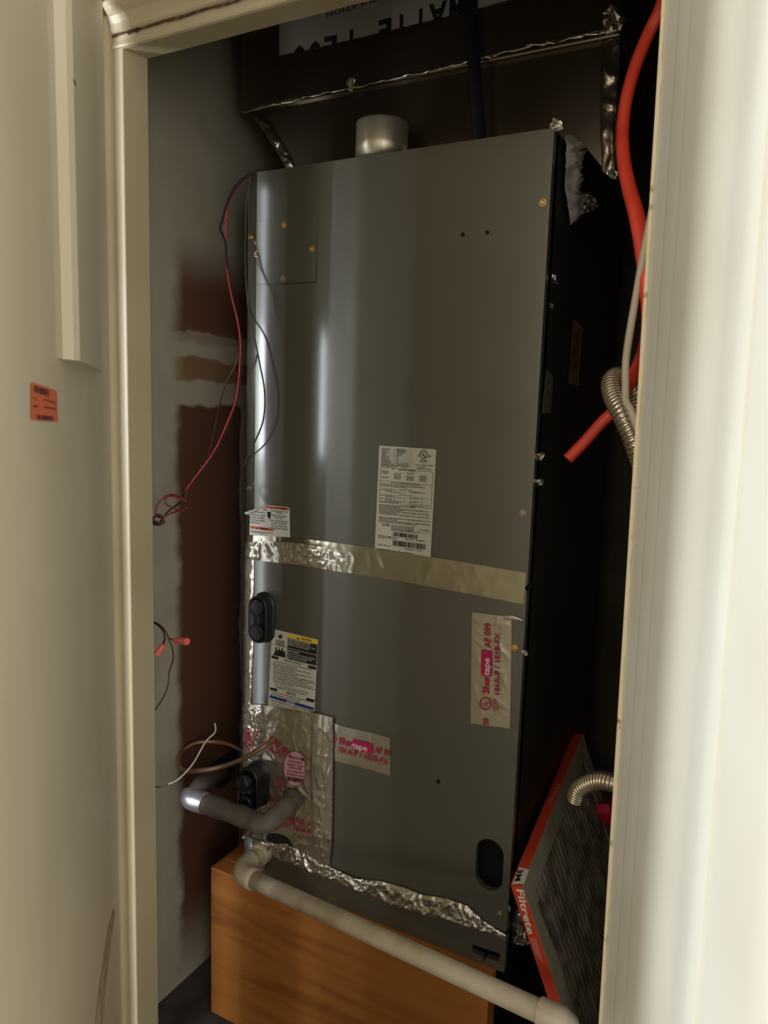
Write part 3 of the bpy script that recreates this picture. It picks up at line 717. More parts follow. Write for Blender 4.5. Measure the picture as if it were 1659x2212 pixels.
# caution label
c2 = crop(500, 1340, 6.9125)
cl = lab('caution_label', rc([c2(612, 124), c2(1295, 282), c2(1248, 1345), c2(556, 1240)], 3.6) if 0 else
         rc([c2(612, 124), c2(1298, 285), c2(1246, 1355), c2(1190, 1355), c2(1182, 1445), c2(552, 1275)], 2.2), M['label'], 'white caution label with yellow and black panels')
bm = bmesh.new()
def Pg(pts, off=.0017, mi=0): poly(bm, AHW, [c2(*p) for p in pts], off, mi)
Pg([(852, 200), (1262, 280), (1286, 300), (1290, 360), (848, 252)], .0017, 1)
Pg([(848, 254), (1290, 362), (1272, 676), (836, 568)], .0017, 0)
Pg([(604, 520), (712, 546), (710, 586), (602, 560)]); Pg([(1152, 664), (1270, 690), (1268, 738), (1150, 710)])
Pg([(584, 994), (692, 1020), (688, 1058), (580, 1032)]); Pg([(1126, 1150), (1246, 1182), (1242, 1222), (1122, 1190)])
Pg([(578, 1108), (1238, 1300), (1234, 1342), (574, 1150)], .0017, 2)
# starburst and flames
import itertools
ctr = (738, 250)
pp = []
for k in range(18):
    a = -math.pi * .98 + math.pi * 1.96 * k / 17 - math.pi / 2; rr = 62 if k % 2 else 26
    if math.sin(a) > .3: rr *= .6
    pp.append((ctr[0] + rr * .8 * math.cos(a), ctr[1] + rr * math.sin(a)))
Pg(pp)
for i in range(5): line(bm, AHW, c2(668, 292 + i * 17), c2(802, 312 + i * 17), 1.2, .0017, 4)
Pg([(622, 515), (650, 480), (665, 440), (660, 405), (690, 385), (680, 425), (700, 455), (712, 400), (725, 390), (720, 430), (745, 450), (765, 405), (780, 395), (772, 440), (785, 470), (800, 440), (812, 480), (806, 510), (820, 520), (812, 555)])
line(bm, AHW, c2(612, 350), c2(840, 402), .8, .0017)
def T2(s, x0, y0, x1, y1, h, b=0.012, mi=0, off=.0022): text(bm, AHW, s, c2(x0, y0), c2(x1, y1), h / 6.9125, off, b, mi)
T2('CAUTION', 1042, 282, 1202, 318, 30, .03); Pg([(1004, 242), (1020, 284), (986, 276)], .0022)
for s, x0, y0, w in (('HIGH PRESSURE HAZARD', 858, 282, 335), ('Relieve all pressure and recover', 858, 310, 330), ('refrigerant before system repair or final', 856, 338, 400), ('disposal.  Use all service ports.', 856, 366, 315),
                     ('FIRE HAZARD', 852, 456, 175), ('Do not use torch to remove components.', 850, 490, 412), ('Oil may catch fire, use tubing cutter.', 848, 520, 365), ('Refer to service instructions.', 846, 550, 290)):
    T2(s, x0, y0, x0 + w, y0 + w * .235, 20, .03 if 'HAZARD' in s else .015, 3)
line(bm, AHW, c2(850, 408), c2(1280, 516), .8, .0022, 3)
T2('INSTALLATION', 798, 604, 1044, 668, 34, .015)
T2('UNIT REQUIRES THE FOLLOWING FOR PROPER OPERATION.', 634, 606, 1222, 752, 16)
yy = 640
for i, (s, w) in enumerate((('LEVEL unit side to side, front to back.', 360), ('Install with primary and secondary drain lines. PVC fittings', 565), ('should be used with condensate pan.', 340), ('TRAP condensate lines as shown in unit as possible. Use if 1/2"', 590), ('Trap. Slope line 1" per 10 running feet.', 360),
                        ('SELECT MOTOR SPEED TAP properly per installation instructions', 620), ('on unit and provide clearance. Too much airflow with wet coils, oil', 610), ('and wet air or if not blown, can cause condensate blow off.', 520), ('SEAL OPENINGS in this unit to prevent cabinet sweating. Use', 590), ('furnace putty in cabinet and liquid and suction lines and low voltage wires', 615), ('Use high voltage electrical entries.', 310))):
    T2(s, 632, yy, 632 + w, yy + w * .24, 19, .015); yy += 28
for i, y in enumerate((632, 662, 720, 776, 860)): T2(str(i + 1), 608, y, 616, y + 2, 18)
T2('SEE INSTALLATION INSTRUCTIONS FOR ADDITIONAL', 652, 965, 1160, 1092, 17); T2('INFORMATION ON THESE AND OTHER SUBJECTS.', 664, 998, 1140, 1118, 17)
T2('SERVICE', 830, 1092, 966, 1130, 34, .02)
T2('Wrong chlorine cleaners may damage this product part. Clean drip coil', 596, 1062, 1228, 1232, 20, .012); T2('with mild detergent and water. Rinse thoroughly.', 594, 1098, 1040, 1218, 20, .012)
T2('NOTICE', 834, 1222, 956, 1258, 32, .03, 3)
T2('BEFORE REPLACING TO COMPLETE THESE STEPS', 604, 1198, 1206, 1366, 22, .015)
T2('1. Verify that the airflow is correct for this system.', 592, 1232, 1040, 1352, 18); T2('2. Check tightening of fittings and re-verify the airflow charge.', 590, 1262, 1180, 1426, 18)
link('lettering', bm, M['ink'], cl, mats=[M['ink'], M['yellow'], M['blue'], M['whiteink'], M['seam']])

# electric shock label, wrapping the bent edge, one corner peeling
c7 = crop(300, 960, 4.608)
shk = lab('shock_warning_label', [c7(1105, 700), c7(1185, 660), c7(1240, 612), c7(1290, 606), c7(1490, 624), c7(1506, 640), c7(1508, 930), c7(1098, 900)], M['labelw'], 'white and orange electric shock label with a peeling corner')
bm = bmesh.new()
def q7(u, v):
    a = V((*c7(1085, 672), 0)) * (1 - u) + V((*c7(1235, 612), 0)) * u; b = V((*c7(1105, 705), 0)) * (1 - u) + V((*c7(1250, 622), 0)) * u
    p = a * (1 - v) + b * v; return AHW.at(p.x, p.y, .002 + .010 * math.sin(math.pi * (1 - v) * .8) * (1 - .6 * u))
grid(bm, q7, 8, 8); link('peeling_corner', bm, M['labelw'], shk, True)
bm = bmesh.new()
def Pg7(pts, mi=0, off=.0016): poly(bm, AHW, [c7(*p) for p in pts], off, mi)
Pg7([(1262, 612), (1490, 630), (1500, 640), (1498, 656), (1258, 628)], 1); Pg7([(1114, 808), (1344, 838), (1344, 864), (1112, 834)], 1)
Pg7([(1284, 668), (1318, 672), (1318, 728), (1298, 742), (1282, 700)], 0, .0016)
def T7(s, x0, y0, x1, y1, h, b=0.012, off=.0021): text(bm, AHW, s, c7(x0, y0), c7(x1, y1), h / 4.608, off, b)
T7('AVERTISSEMENT', 1348, 638, 1480, 650, 16, .02); T7('WARNING', 1204, 842, 1296, 852, 17, .03)
Pg7([(1178, 826), (1190, 842), (1168, 840)], 0, .0021); Pg7([(1328, 620), (1340, 636), (1316, 634)], 0, .0021)
for i, (s, x, w) in enumerate((('HAZARD', 1240, 40), ('ELECTRIC SHOCK,', 1150, 110), ('CAN CAUSE INJURY OR DEATH.', 1116, 152), ('DISCONNECT ALL REMOTE', 1116, 138), ('ELECTRIC POWER SUPPLIES', 1115, 142), ('BEFORE SERVICING.', 1115, 98))):
    T7(s, x, 652 + i * 26, x + w, 652 + i * 26 + w * .1, 15)
for i, (s, w) in enumerate((('RISQUE D\'ELECTROCUTION', 165), ('ATTENTION', 70), ('RISQUE DE DECHARGE', 135), ('ELECTRIQUE', 72), ('POUVANT CAUSER DES BLESSURES', 188), ('OU LA MORT. DECONNECTER', 150), ('TOUTES LES ALIMENTATIONS', 165), ('ELECTRIQUES AVANT L\'ENTRETIEN', 182))):
    T7(s, 1400 - w / 2, 662 + i * 24.5, 1400 + w / 2, 662 + i * 24.5 + w * .12, 15)
T7('This product has various hazard areas', 1116, 862, 1340, 890, 11); T7('in the event of service', 1116, 872, 1260, 890, 11)
link('lettering', bm, M['ink'], shk, mats=[M['ink'], M['orange']])

# printed foil tape, upright piece
def printed(name, pts, pl, label, off=.0014, amp=.0012):
    bm = bmesh.new()
    vs = [bm.verts.new(pl.at(x, y, off)) for x, y in pts]
    f = bm.faces.new(vs); r = bmesh.ops.triangulate(bm, faces=[f]); bmesh.ops.recalc_face_normals(bm, faces=bm.faces)
    return link(name, bm, M['foilprint'], ah, label=label)
c4 = crop(960, 1280, 6.504)
vt = foil_patch('foil_tape', AH, [c4(390, 275), c4(388, 500), c4(384, 800), c4(380, 1100), c4(374, 1500), c4(372, 1838)], [c4(946, 345), c4(946, 600), c4(942, 900), c4(938, 1200), c4(930, 1600), c4(920, 1905)], M['foilprint'], ah, 24, 60, .0011, .0010, .4, 3.7, 30, label='upright strip of printed foil tape')
foil_patch('foil_tape', AH, [c4(830, 322), c4(900, 318), c4(980, 322), c4(1040, 350), c4(1100, 376)], [c4(850, 380), c4(900, 380), c4(960, 386), c4(1040, 392), c4(1100, 402)], M['foilprint'], ah, 4, 12, .001, .0022, .3, 2.2, 40)
def tape_print(bm, pl, f, shur, box4, tape, af, afs, l2, hs, off, ink=0, white=1):
    text(bm, pl, 'Shur', f(*shur[0]), f(*shur[1]), hs[0], off, .035, 0)
    poly(bm, pl, [f(*p) for p in box4], off, 0)
    text(bm, pl, 'tape', f(*tape[0]), f(*tape[1]), hs[0] * .95, off + .0004, .022, 1)
    text(bm, pl, afs, f(*af[0]), f(*af[1]), hs[1], off, .02, 2)
    if l2: text(bm, pl, l2[2], f(*l2[0]), f(*l2[1]), hs[2], off, .018, 2)
bm = bmesh.new(); O4 = .0042
tape_print(bm, AH, c4, ((635, 1420), (635, 1160)), [(530, 797), (676, 812), (672, 1172), (524, 1150)], ((642, 1160), (646, 912)), ((655, 776), (657, 432)), 'AF 099', ((782, 1432), (786, 566), '181A-P / 181B-FX'), (13.5, 13.2, 11.2), O4)
ring(bm, AH, c4(585, 1553), 12.8, 14.0, 2.2, O4, 2)
text(bm, AH, 'U', c4(606, 1590), c4(606, 1558), 10, O4, .03, 2); text(bm, AH, 'L', c4(630, 1558), c4(630, 1530), 9, O4, .03, 2)
text(bm, AH, 'LISTED', c4(728, 1665), c4(730, 1496), 6.5, O4, .02, 2); text(bm, AH, '25TF', c4(776, 1636), c4(776, 1548), 5, O4, .01, 2)
text(bm, AH, '99', c4(634, 1862), c4(634, 1768), 13, O4, .02, 2)
link('lettering', bm, M['magenta'], vt, mats=[M['magenta'], M['whiteink'], M['redink']])
# printed foil tape, level piece
c3 = crop(330, 1520, 3.0164)
ht = foil_patch('foil_tape', AH, [c3(1186, 128), c3(1250, 150), c3(1400, 182), c3(1480, 204), c3(1548, 222)], [c3(1186, 372), c3(1250, 386), c3(1400, 424), c3(1480, 448), c3(1550, 470)], M['foilprint'], ah, 12, 40, .0008, .0010, .5, 1.7, 26, label='level strip of printed foil tape')
bm = bmesh.new()
tape_print(bm, AH, c3, ((1216, 256), (1304, 278)), [(1308, 226), (1438, 258), (1436, 326), (1302, 290)], ((1306, 282), (1404, 306)), ((1450, 314), (1549, 342)), 'AF 09', ((1216, 312), (1538, 398), '181A-P / 181B-FX'), (13, 13, 11.5), .0034)
ring(bm, AH, c3(1178, 222), 6.5, 12.5, 2, .0034, 2); text(bm, AH, 'D', c3(1184, 282), c3(1196, 285), 6, .0034, .02, 2)
link('lettering', bm, M['magenta'], ht, mats=[M['magenta'], M['whiteink'], M['redink']])
# printing on the crumpled patch
bm = bmesh.new(); OP = .0058
def T3(s, x0, y0, x1, y1, h, b=.015, mi=0): text(bm, AHW, s, c3(x0, y0), c3(x1, y1), h / 3.0164, OP, b, mi)
T3('AF 099', 788, 258, 896, 350, 40); T3('B-FX', 772, 298, 842, 358, 32); T3('181A-P', 928, 818, 1042, 848, 34); T3('181A-P', 892, 742, 1040, 806, 30)
T3('Shi', 640, 245, 652, 165, 36, .03); T3('181', 690, 240, 702, 178, 28); poly(bm, AHW, [c3(772, 208), c3(800, 212), c3(796, 240), c3(770, 236)], OP)
for cx_, cy_ in ((838, 508), (795, 622), (750, 700), (636, 262), (885, 765)):
    ring(bm, AHW, c3(cx_, cy_), 9.5, 10.5, 1.8, OP); T3('UL', cx_ - 14, cy_ + 10, cx_ + 16, cy_ + 14, 22, .02)
for k in range(7):
    x_, y_ = 925 + random.uniform(-12, 30), 600 + k * 26
    poly(bm, AHW, [c3(x_, y_), c3(x_ + random.uniform(12, 34), y_ + 6), c3(x_ + random.uniform(6, 20), y_ + 34)], OP + .001)
link('lettering', bm, M['redink'], big)
# pink oval refrigerant label
bm = bmesh.new(); n = 28; pp = []
for k in range(n):
    a = 2 * math.pi * k / n; pp.append(c3(min(1000, 938 + 72 * math.cos(a)), 416 + 4 * math.cos(a) + 110 * math.sin(a)))
poly(bm, AHW, pp, .0062); ov = link('oval_label', bm, M['pink'], ah, label='pink oval refrigerant label')
bm = bmesh.new()
poly(bm, AHW, [c3(898, 336), c3(914, 318), c3(908, 350)], .0067); poly(bm, AHW, [c3(976, 345), c3(998, 352), c3(998, 366), c3(978, 362)], .0067)
for i, (s, w, hh) in enumerate((('SERVICE', 56, 16), ('FOR USE WITH SERVICE', 96, 12), ('REFRIGERANT TO BE USED', 104, 12), ('FOR R-410A', 82, 15), ('REPLACE WITH ONLY FACTORY', 110, 12), ('AUTHORIZED PARTS AND HIGH', 112, 12), ('PRESSURE METERING DEVICE', 108, 12))):
    text(bm, AHW, s, c3(942 - w / 2, 350 + i * 21), c3(942 + w / 2, 350 + i * 21 + w * .16), hh / 3.0164, .0067, .015)
barcode(bm, AHW, *c3(886, 468), *c3(990, 486), 8, .0067, n=24)
link('lettering', bm, M['ink'], ov)

# ------------------------------------------------------------------ duct above
YD = 1.29
DU = Plane((0, YD, 0), (0, -1, 0)); DL = Plane((0, YD + .012, 0), (0, -1, 0))
du = empty('supply_duct', (-.68, 1.5, ZT), 'foil-faced duct box hanging over the air handler', 'duct')
zc = DU.raw(525, 240).z; xa = DU.raw(521, 200).x; xb = DU.raw(1341, 60).x
bm = bmesh.new(); box(bm, (xa, YD, zc), (xb, YD + .46, CEIL - .005), .004); link('duct_box', bm, M['foilduct'], du)
bm = bmesh.new()
hp = [(533, 246), (1340, 64), (1326, 386), (1316, 380), (1266, 318), (1240, 330), (640, 395), (622, 364), (560, 268)]
hv = [DL.raw(*p) for p in hp]
hv = [V((p.x, p.y, max(p.z, ZT + .002))) if p.x < XR - .002 else p for p in hv]
prism(bm, hv, (0, 1, 0), .02); hop = link('transition_sheet', bm, M['foilduct'], du)
foil_patch('foil_tape', DL, [(1300, 66), (1300, 140), (1296, 250), (1300, 370)], [(1341, 62), (1337, 150), (1330, 260), (1326, 387)], M['foilduct'], du, 8, 40, .004, .001, 1, 3, 30)
foil_patch('foil_seam', DU, [(524, 236), (640, 212), (740, 192), (900, 157), (1000, 133), (1100, 106), (1220, 80), (1338, 52)], [(524, 246), (640, 219), (740, 198), (900, 163), (1000, 141), (1100, 115), (1220, 90), (1338, 66)], M['foilflat'], du, 5, 140, .004, .001, .6, 4, 40)
clump('foil_scrap', [DU.at(1312, 52, .003), DU.at(1326, 50, .006), DU.at(1336, 58, .003)], .014, M['foil'], du, 3)
clump('foil_scrap', [DU.at(758, 200, .002), DU.at(764, 180, .004), DU.at(768, 165, .002)], .007, M['foil'], du, 5)
clump('foil_scrap', [DL.at(1316, 376, .003), DL.at(1326, 380, .005), DL.at(1334, 376, .003)], .007, M['foil'], du, 9)
foil_patch('foil_tape', DL, [(548, 248), (575, 290), (600, 330), (618, 364)], [(575, 252), (600, 290), (622, 325), (640, 362)], M['foilduct'], du, 8, 30, .004, .001, 1, 6, 60)
# inverted print on the duct board, its lower half under the foil
bm = bmesh.new(); poly(bm, DU, [(604, 20), (1260, -160), (1260, -38), (1100, 4), (604, 124)], .0012)
dl = link('duct_board_print', bm, mat('grey_print_patch', (176, 172, 166), .45, .1), du)
bm = bmesh.new()
cc = crop(480, 0, 2.86)
text(bm, DU, 'INSULATION', cc(1020, -42), cc(645, 82), 11.5, .002, .0)
text(bm, DU, 'M', cc(1500, -22), cc(1408, 2), 46, .002, .04); text(bm, DU, 'A', cc(1392, 10), cc(1280, 42), 46, .002, .04)
text(bm, DU, 'T', cc(1270, 55), cc(1190, 76), 46, .002, .04); text(bm, DU, 'T', cc(1150, 88), cc(1072, 110), 46, .002, .04)
text(bm, DU, 'E', cc(1048, 118), cc(970, 138), 46, .002, .04); text(bm, DU, 'T', cc(840, 184), cc(764, 205), 46, .002, .04)
text(bm, DU, 'E', cc(712, 224), cc(635, 240), 46, .002, .04); text(bm, DU, '0', cc(612, 258), cc(540, 276), 46, .002, .04); text(bm, DU, '0', cc(516, 285), cc(444, 302), 46, .002, .04)
link('lettering', bm, M['ink'], dl)
bm = bmesh.new(); vs = [DU.at(x, y, .0030) for x, y in ((523, 142), (604, 123), (853, 71), (1100, 4), (1342, -52), (1341, 58), (900, 157), (524, 240))]
prism(bm, vs, (0, -1, 0), .0012); link('foil_flap', bm, M['foilduct'], du)
# aluminium collar standing on the cabinet top
p0 = P(826, 268, 1.252)
co = bmesh.new(); ct = V((p0.x, 1.252, 0)); rr = .0475
prof = [(rr * .93, ZT + .0015), (rr, ZT + .0015), (rr * 1.0, ZT + .03), (rr * 1.0, p0.z - .003), (rr * .985, p0.z), (rr * .93, p0.z), (rr * .92, ZT + .004)]
rings = []
for r_, z_ in prof: rings.append([co.verts.new((ct.x + r_ * math.cos(2 * math.pi * k / 40), ct.y + r_ * math.sin(2 * math.pi * k / 40), z_)) for k in range(40)])
for a, b in zip(rings, rings[1:] + rings[:1]):
    for k in range(40): co.faces.new((a[k], a[(k + 1) % 40], b[(k + 1) % 40], b[k]))
bmesh.ops.recalc_face_normals(co, faces=co.faces)
tag(link('metal_collar', co, M['collar'], None, True), 'short shiny aluminium pipe collar standing on top of the air handler', 'pipe collar')
# strap
bm = bmesh.new(); sp = []
for (x, y, yy_) in ((1012, -260, 1.262), (1013, -100, 1.262), (1017, 0, 1.262), (1022, 100, 1.262), (1028, 200, 1.262), (1036, 300, 1.262), (1042, 345, 1.262)): sp.append(P(x, y, yy_))
tube(bm, smooth_path(sp, 6), (.013, .003), 10)
for v in bm.verts: pass
st = link('hanging_strap', bm, M['strap'], None, True)
tag(st, 'black strap hanging down in front of the duct', 'strap')

# ------------------------------------------------------------------ platform and floor bits
YP = 1.168
xl = -1.031; xr = P(1056, 2140, YP).x
pf = empty('wooden_platform', ((xl + xr) / 2, YP + .25, 0), 'orange-brown pine platform carrying the air handler', 'platform')
bm = bmesh.new(); box(bm, (xl, YP, .001), (xr, YP + .038, ZB - .0005), .002)
link('front_board', bm, M['wood'], pf)
boxo('side_board', (xl, YP + .0385, .001), (xl + .038, YBACK, ZB - .0005), M['wood'], pf, .002)
boxo('side_board', (xr - .178, YP + .0385, .001), (xr - .14, YBACK, ZB - .0005), M['wood'], pf, .002)
boxo('top_board', (xl + .0385, YP + .0385, ZB - .02), (xr - .0385, YBACK, ZB - .0006), M['wood'], pf)
bm = bmesh.new(); r = random.Random(4)
for k in range(16):
    x = r.uniform(-1.13, -.9); y = r.uniform(.98, 1.16); s = r.uniform(.0015, .006)
    vs = box(bm, (x, y, .0002), (x + s * r.uniform(.5, 2), y + s, .0002 + s * .4))
dbr = link('plaster_crumbs', bm, M['debris']); dbr['kind'] = 'stuff'; tag(dbr, 'pale plaster crumbs scattered on the dark closet floor', 'debris')

# ------------------------------------------------------------------ drain pipe
dp = empty('drain_pipe', (-.9, 1.12, .4), 'dusty white plastic drain pipe slanting across the platform front', 'pipe')
RP = .0172
A = P(533, 1893, 1.118); B = P(1182, 2192, 1.03); Bd = (B - A).normalized()
B2 = B + Bd * .012
bm = bmesh.new(); tube(bm, [A, A + (B2 - A) * .5, B2], RP, 28); link('straight_pipe', bm, M['pvc'], dp, True)
E0 = P(514, 1885, 1.118)
Dy = V((0, 1, 0))
path = []
a_ = A + Bd * .010; b_ = E0 + V((0.0, .043, .002))
for k in range(13):
    t = k / 12; path.append(a_ * (1 - t) ** 2 + (E0 - Bd * .004) * 2 * t * (1 - t) + b_ * t * t)
bm = bmesh.new(); tube(bm, [a_ + Bd * .012] + path + [b_ + Dy * .004], lambda i, t: RP * 1.24, 28); link('elbow', bm, M['pvc'], dp, True)
bm = bmesh.new(); tube(bm, [b_ + Dy * .002, b_ + V((0, .034, .001))], RP * .92, 24); link('adapter', bm, M['pvc'], dp, True)
bm = bmesh.new()
c0 = b_ + V((0.002, .022, .001))
tube(bm, [c0, c0 + Dy * .002, c0 + Dy * .018, c0 + Dy * .019], lambda i, t: RP * (1.30, 1.34, 1.34, 1.30)[i], 28); link('collar', bm, M['pvc'], dp, True)
bm = bmesh.new(); c0 = P(1166, 2184, 1.032); c1 = c0 + Bd * .034
el = [c0, c0 + Bd * .002, c0 + Bd * .026, c1, c1 + Bd * .008 + V((0, 0, -.004)), c1 + Bd * .013 + V((0, 0, -.013)), c1 + Bd * .014 + V((0, 0, -.035))]
tube(bm, el, lambda i, t: RP * (1.2 if i == 0 else 1.24), 28); link('elbow', bm, M['pvc'], dp, True)
bm = bmesh.new(); tube(bm, [el[-1] + V((0, 0, .004)), V((el[-1].x, el[-1].y, .002))], RP, 24); link('down_pipe', bm, M['pvc'], dp, True)
bm = bmesh.new(); rgc = AHW.raw(606, 1816)
out = [(rgc.x + .034 * math.cos(2 * math.pi * k / 24), rgc.z + .016 * math.sin(2 * math.pi * k / 24)) for k in range(24)]
prism(bm, [V((x, Y0 - .001, z)) for x, z in out], (0, -1, 0), .004); link('drain_gasket', bm, M['rubber'], ah)

# ------------------------------------------------------------------ refrigerant lines
sl = empty('insulated_pipe', P(569, 1776, 1.13), 'fat grey insulated pipe leaving the air handler, silver sleeve at its bend', 'pipe')
a0 = P(636, 1722, 1.196); a1 = P(612, 1748, 1.155); a2 = P(572, 1779, 1.12); a3 = P(520, 1762, 1.122); a4 = P(440, 1734, 1.122)
bm = bmesh.new(); tube(bm, smooth_path([a0, a1, a2, a3, a4], 10), lambda i, t: .0205 + .0012 * math.sin(i * .9), 20)
link('pipe_insulation', bm, M['insul'], sl, True)
a5 = P(414, 1725, 1.122); a6 = P(402, 1712, 1.15); a7 = P(418, 1690, 1.2)
bm = bmesh.new(); tube(bm, smooth_path([a4 + (a4 - a5) * .15, a4, a5, a5 + V((-.008, .012, .002))], 8), lambda i, t: .0225 * (1 if t < .85 else .97 - (t - .85)), 20)
link('silver_sleeve', bm, M['sleeve'], sl, True)
bm = bmesh.new(); a5b = a5 + V((-.004, .012, .002)); tube(bm, smooth_path([a5b, a5b + V((-.004, .03, .012)), PW(478, 1664, .004)], 8), .0185, 18)
link('rear_insulation', bm, M['insul'], sl, True)
cp = tubeo('copper_pipe', [P(592, 1596, 1.197), P(570, 1612, 1.17), P(530, 1637, 1.15), P(480, 1656, 1.14), P(430, 1665, 1.14), P(400, 1664, 1.15), P(388, 1648, 1.17), P(394, 1624, 1.20), P(420, 1606, 1.23), P(460, 1602, 1.26), P(495, 1608, 1.29), P(530, 1625, 1.31)], .0052, M['copper'], None, 10, 12)
# keep the loop clear of the wall
for v in cp.data.vertices:
    if v.co.x < WALLX + .006: v.co.x = WALLX + .006
tag(cp, 'thin copper line looping out beside the left of the air handler', 'pipe')
bm = bmesh.new(); n = 26; vs = []
ctr = PW(483, 1662)
for k in range(n):
    a = 2 * math.pi * k / n; r_ = 1 + .15 * math.sin(3 * a) + random.uniform(-.06, .06)
    vs.append(ctr + V((.001, .052 * math.cos(a) * r_, .042 * math.sin(a) * r_)))
prism(bm, vs, (1, 0, 0), .0008); link('wall_hole', bm, M['black'], wall_left)

# ------------------------------------------------------------------ wires on the left
def cable(name, pts, r, m, label, cat='wire', group=None, seg=8):
    bm = bmesh.new(); tube(bm, smooth_path([V(p) if len(p) == 3 and not isinstance(p[0], int) and abs(p[0]) < 5 else P(*p) for p in pts], 8), r, seg)
    for v in bm.verts:
        if v.co.x < WALLX + .0005 and v.co.y > .97: v.co.x = WALLX + .0005 + (v.co.x - WALLX) * 0
    return tag(link(name, bm, m, None, True), label, cat, group)
cable('thermostat_wire', [(592, 370, 1.225), (560, 373, 1.22), (530, 386, 1.205), (507, 411, 1.19), (492, 443, 1.18), (488, 480, 1.17), (488, 530, 1.155), (490, 580, 1.14), (500, 640, 1.13), (512, 690, 1.13), (519, 740, 1.13), (517, 800, 1.12), (510, 860, 1.12),
                          (492, 910, 1.10), (465, 970, 1.09), (430, 1020, 1.07), (400, 1060, 1.06)],
      .0016, M['redwire'], 'red thermostat wire curving down the left gap into a coil')
cable('thermostat_wire', [(592, 369, 1.208), (560, 371, 1.204), (530, 383, 1.189), (505, 409, 1.174), (490, 441, 1.164), (480, 475, 1.156), (475, 494, 1.152), (486, 522, 1.148), (489, 560, 1.144), (494, 610, 1.136), (504, 650, 1.138), (514, 690, 1.14), (523, 745, 1.135), (521, 810, 1.13), (513, 865, 1.13),
                          (496, 912, 1.11), (468, 975, 1.10), (432, 1026, 1.08), (396, 1062, 1.065), (398, 1078, 1.06), (380, 1092, 1.055), (360, 1108, 1.05), (345, 1128, 1.035), (334, 1130, 1.02)],
      lambda i, t: .0030 - .0014 * min(1, t * 2.2), M['blackwire'], 'black thermostat wire running beside the red one')
cable('coiled_wire', [(404, 1062, 1.066), (398, 1076, 1.06), (370, 1068, 1.05), (345, 1082, 1.045), (335, 1106, 1.035), (346, 1118, 1.035), (372, 1108, 1.05), (404, 1096, 1.06)], .0017, mat('shaded_red_wire', (120, 42, 46), .45), 'red wire end looped in the tangle by the door frame, coloured darker for shade')  # red wire carried on, the jamb's shade put into a darker colour
cable('coiled_wire', [(403, 1083, 1.06), (380, 1074, 1.05), (362, 1072, 1.045), (358, 1088, 1.045), (380, 1100, 1.05), (398, 1102, 1.055)], .0017, mat('shaded_red_loop', (140, 50, 56), .45), 'short red wire loop at the top of the tangle, shade put in its colour')  # another darkened copy of the red wire, shade put into its colour
cable('coiled_wire', [(326, 1122, 1.02), (345, 1130, 1.03), (352, 1120, 1.035), (340, 1112, 1.03), (328, 1126, 1.025), (342, 1134, 1.03), (356, 1126, 1.04)], .0024, mat('purplish_wire', (74, 34, 42), .5), 'dark bundled wire knot at the door frame edge')
cable('grey_wire', [(548, 376, 1.212), (540, 396, 1.218), (533, 440, 1.235), (530, 560, 1.235), (536, 660, 1.205), (548, 720, 1.183), (562, 790, 1.18), (572, 850, 1.18), (568, 910, 1.18), (548, 960, 1.182), (534, 990, 1.20), (527, 1010, 1.235)],
      .0016, M['greywire'], 'grey wire bowing across the left edge of the cabinet')
cable('brown_wire', [(516, 760, 1.17), (508, 790, 1.17), (490, 825, 1.18), (478, 860, 1.19), (468, 905, 1.2), (456, 960, 1.2), (450, 985, 1.2)], .0018, M['brownwire'], 'thin brown wire hanging in front of the bare brown wall')
w1 = empty('wire_pair', P(345, 1370, 1.02), 'dark and red wires with two orange wire nuts poking past the door frame', 'wire')
def wire(pts, r, m, par): bm = bmesh.new(); tube(bm, smooth_path([P(*p) for p in pts], 8), r, 8); return link('wire', bm, m, par, True)
wire([(318, 1342, 1.0), (338, 1348, 1.0), (352, 1362, 1.0), (356, 1380, 1.0), (351, 1392, 1.0)], .0017, M['blackwire'], w1)
wire([(318, 1338, 1.0), (342, 1348, 1.01), (358, 1364, 1.01), (364, 1377, 1.01), (378, 1384, 1.01)], .0015, M['brownwire'], w1)
wire([(364, 1380, 1.01), (372, 1400, 1.012), (374, 1424, 1.015), (366, 1450, 1.015), (363, 1480, 1.01), (352, 1508, 1.005), (334, 1534, 1.0), (318, 1548, 1.0)], .0015, M['brownwire'], w1)
def nut(p, q, par):
    a, b = P(*p), P(*q); bm = bmesh.new(); pa = [a, a + (b - a) * .08, a + (b - a) * .5, b]
    tube(bm, pa, lambda i, t: (.0044, .0052, .0058, .0062)[i] if 0 else (.0045, .0052, .0060, .0066)[i], 12)
    for v in bm.verts:
        pass
    o = link('wire_nut', bm, M['nut'], par); return o
nut((376, 1383, 1.01), (404, 1386, 1.0), w1); nut((354, 1393, 1.0), (339, 1414, .99), w1)
wt = empty('white_wire', P(400, 1665, 1.08), 'bent white wire with a dark tail crossing in front of the copper loop', 'wire')
wire([(364, 1694, 1.06), (382, 1686, 1.07), (402, 1668, 1.08), (420, 1645, 1.09), (434, 1620, 1.10), (446, 1600, 1.11), (462, 1585, 1.12), (466, 1575, 1.12), (464, 1562, 1.12)], .0018, M['whitewire'], wt)
wire([(326, 1699, 1.03), (345, 1700, 1.05), (364, 1694, 1.06)], .0016, M['brownwire'], wt)

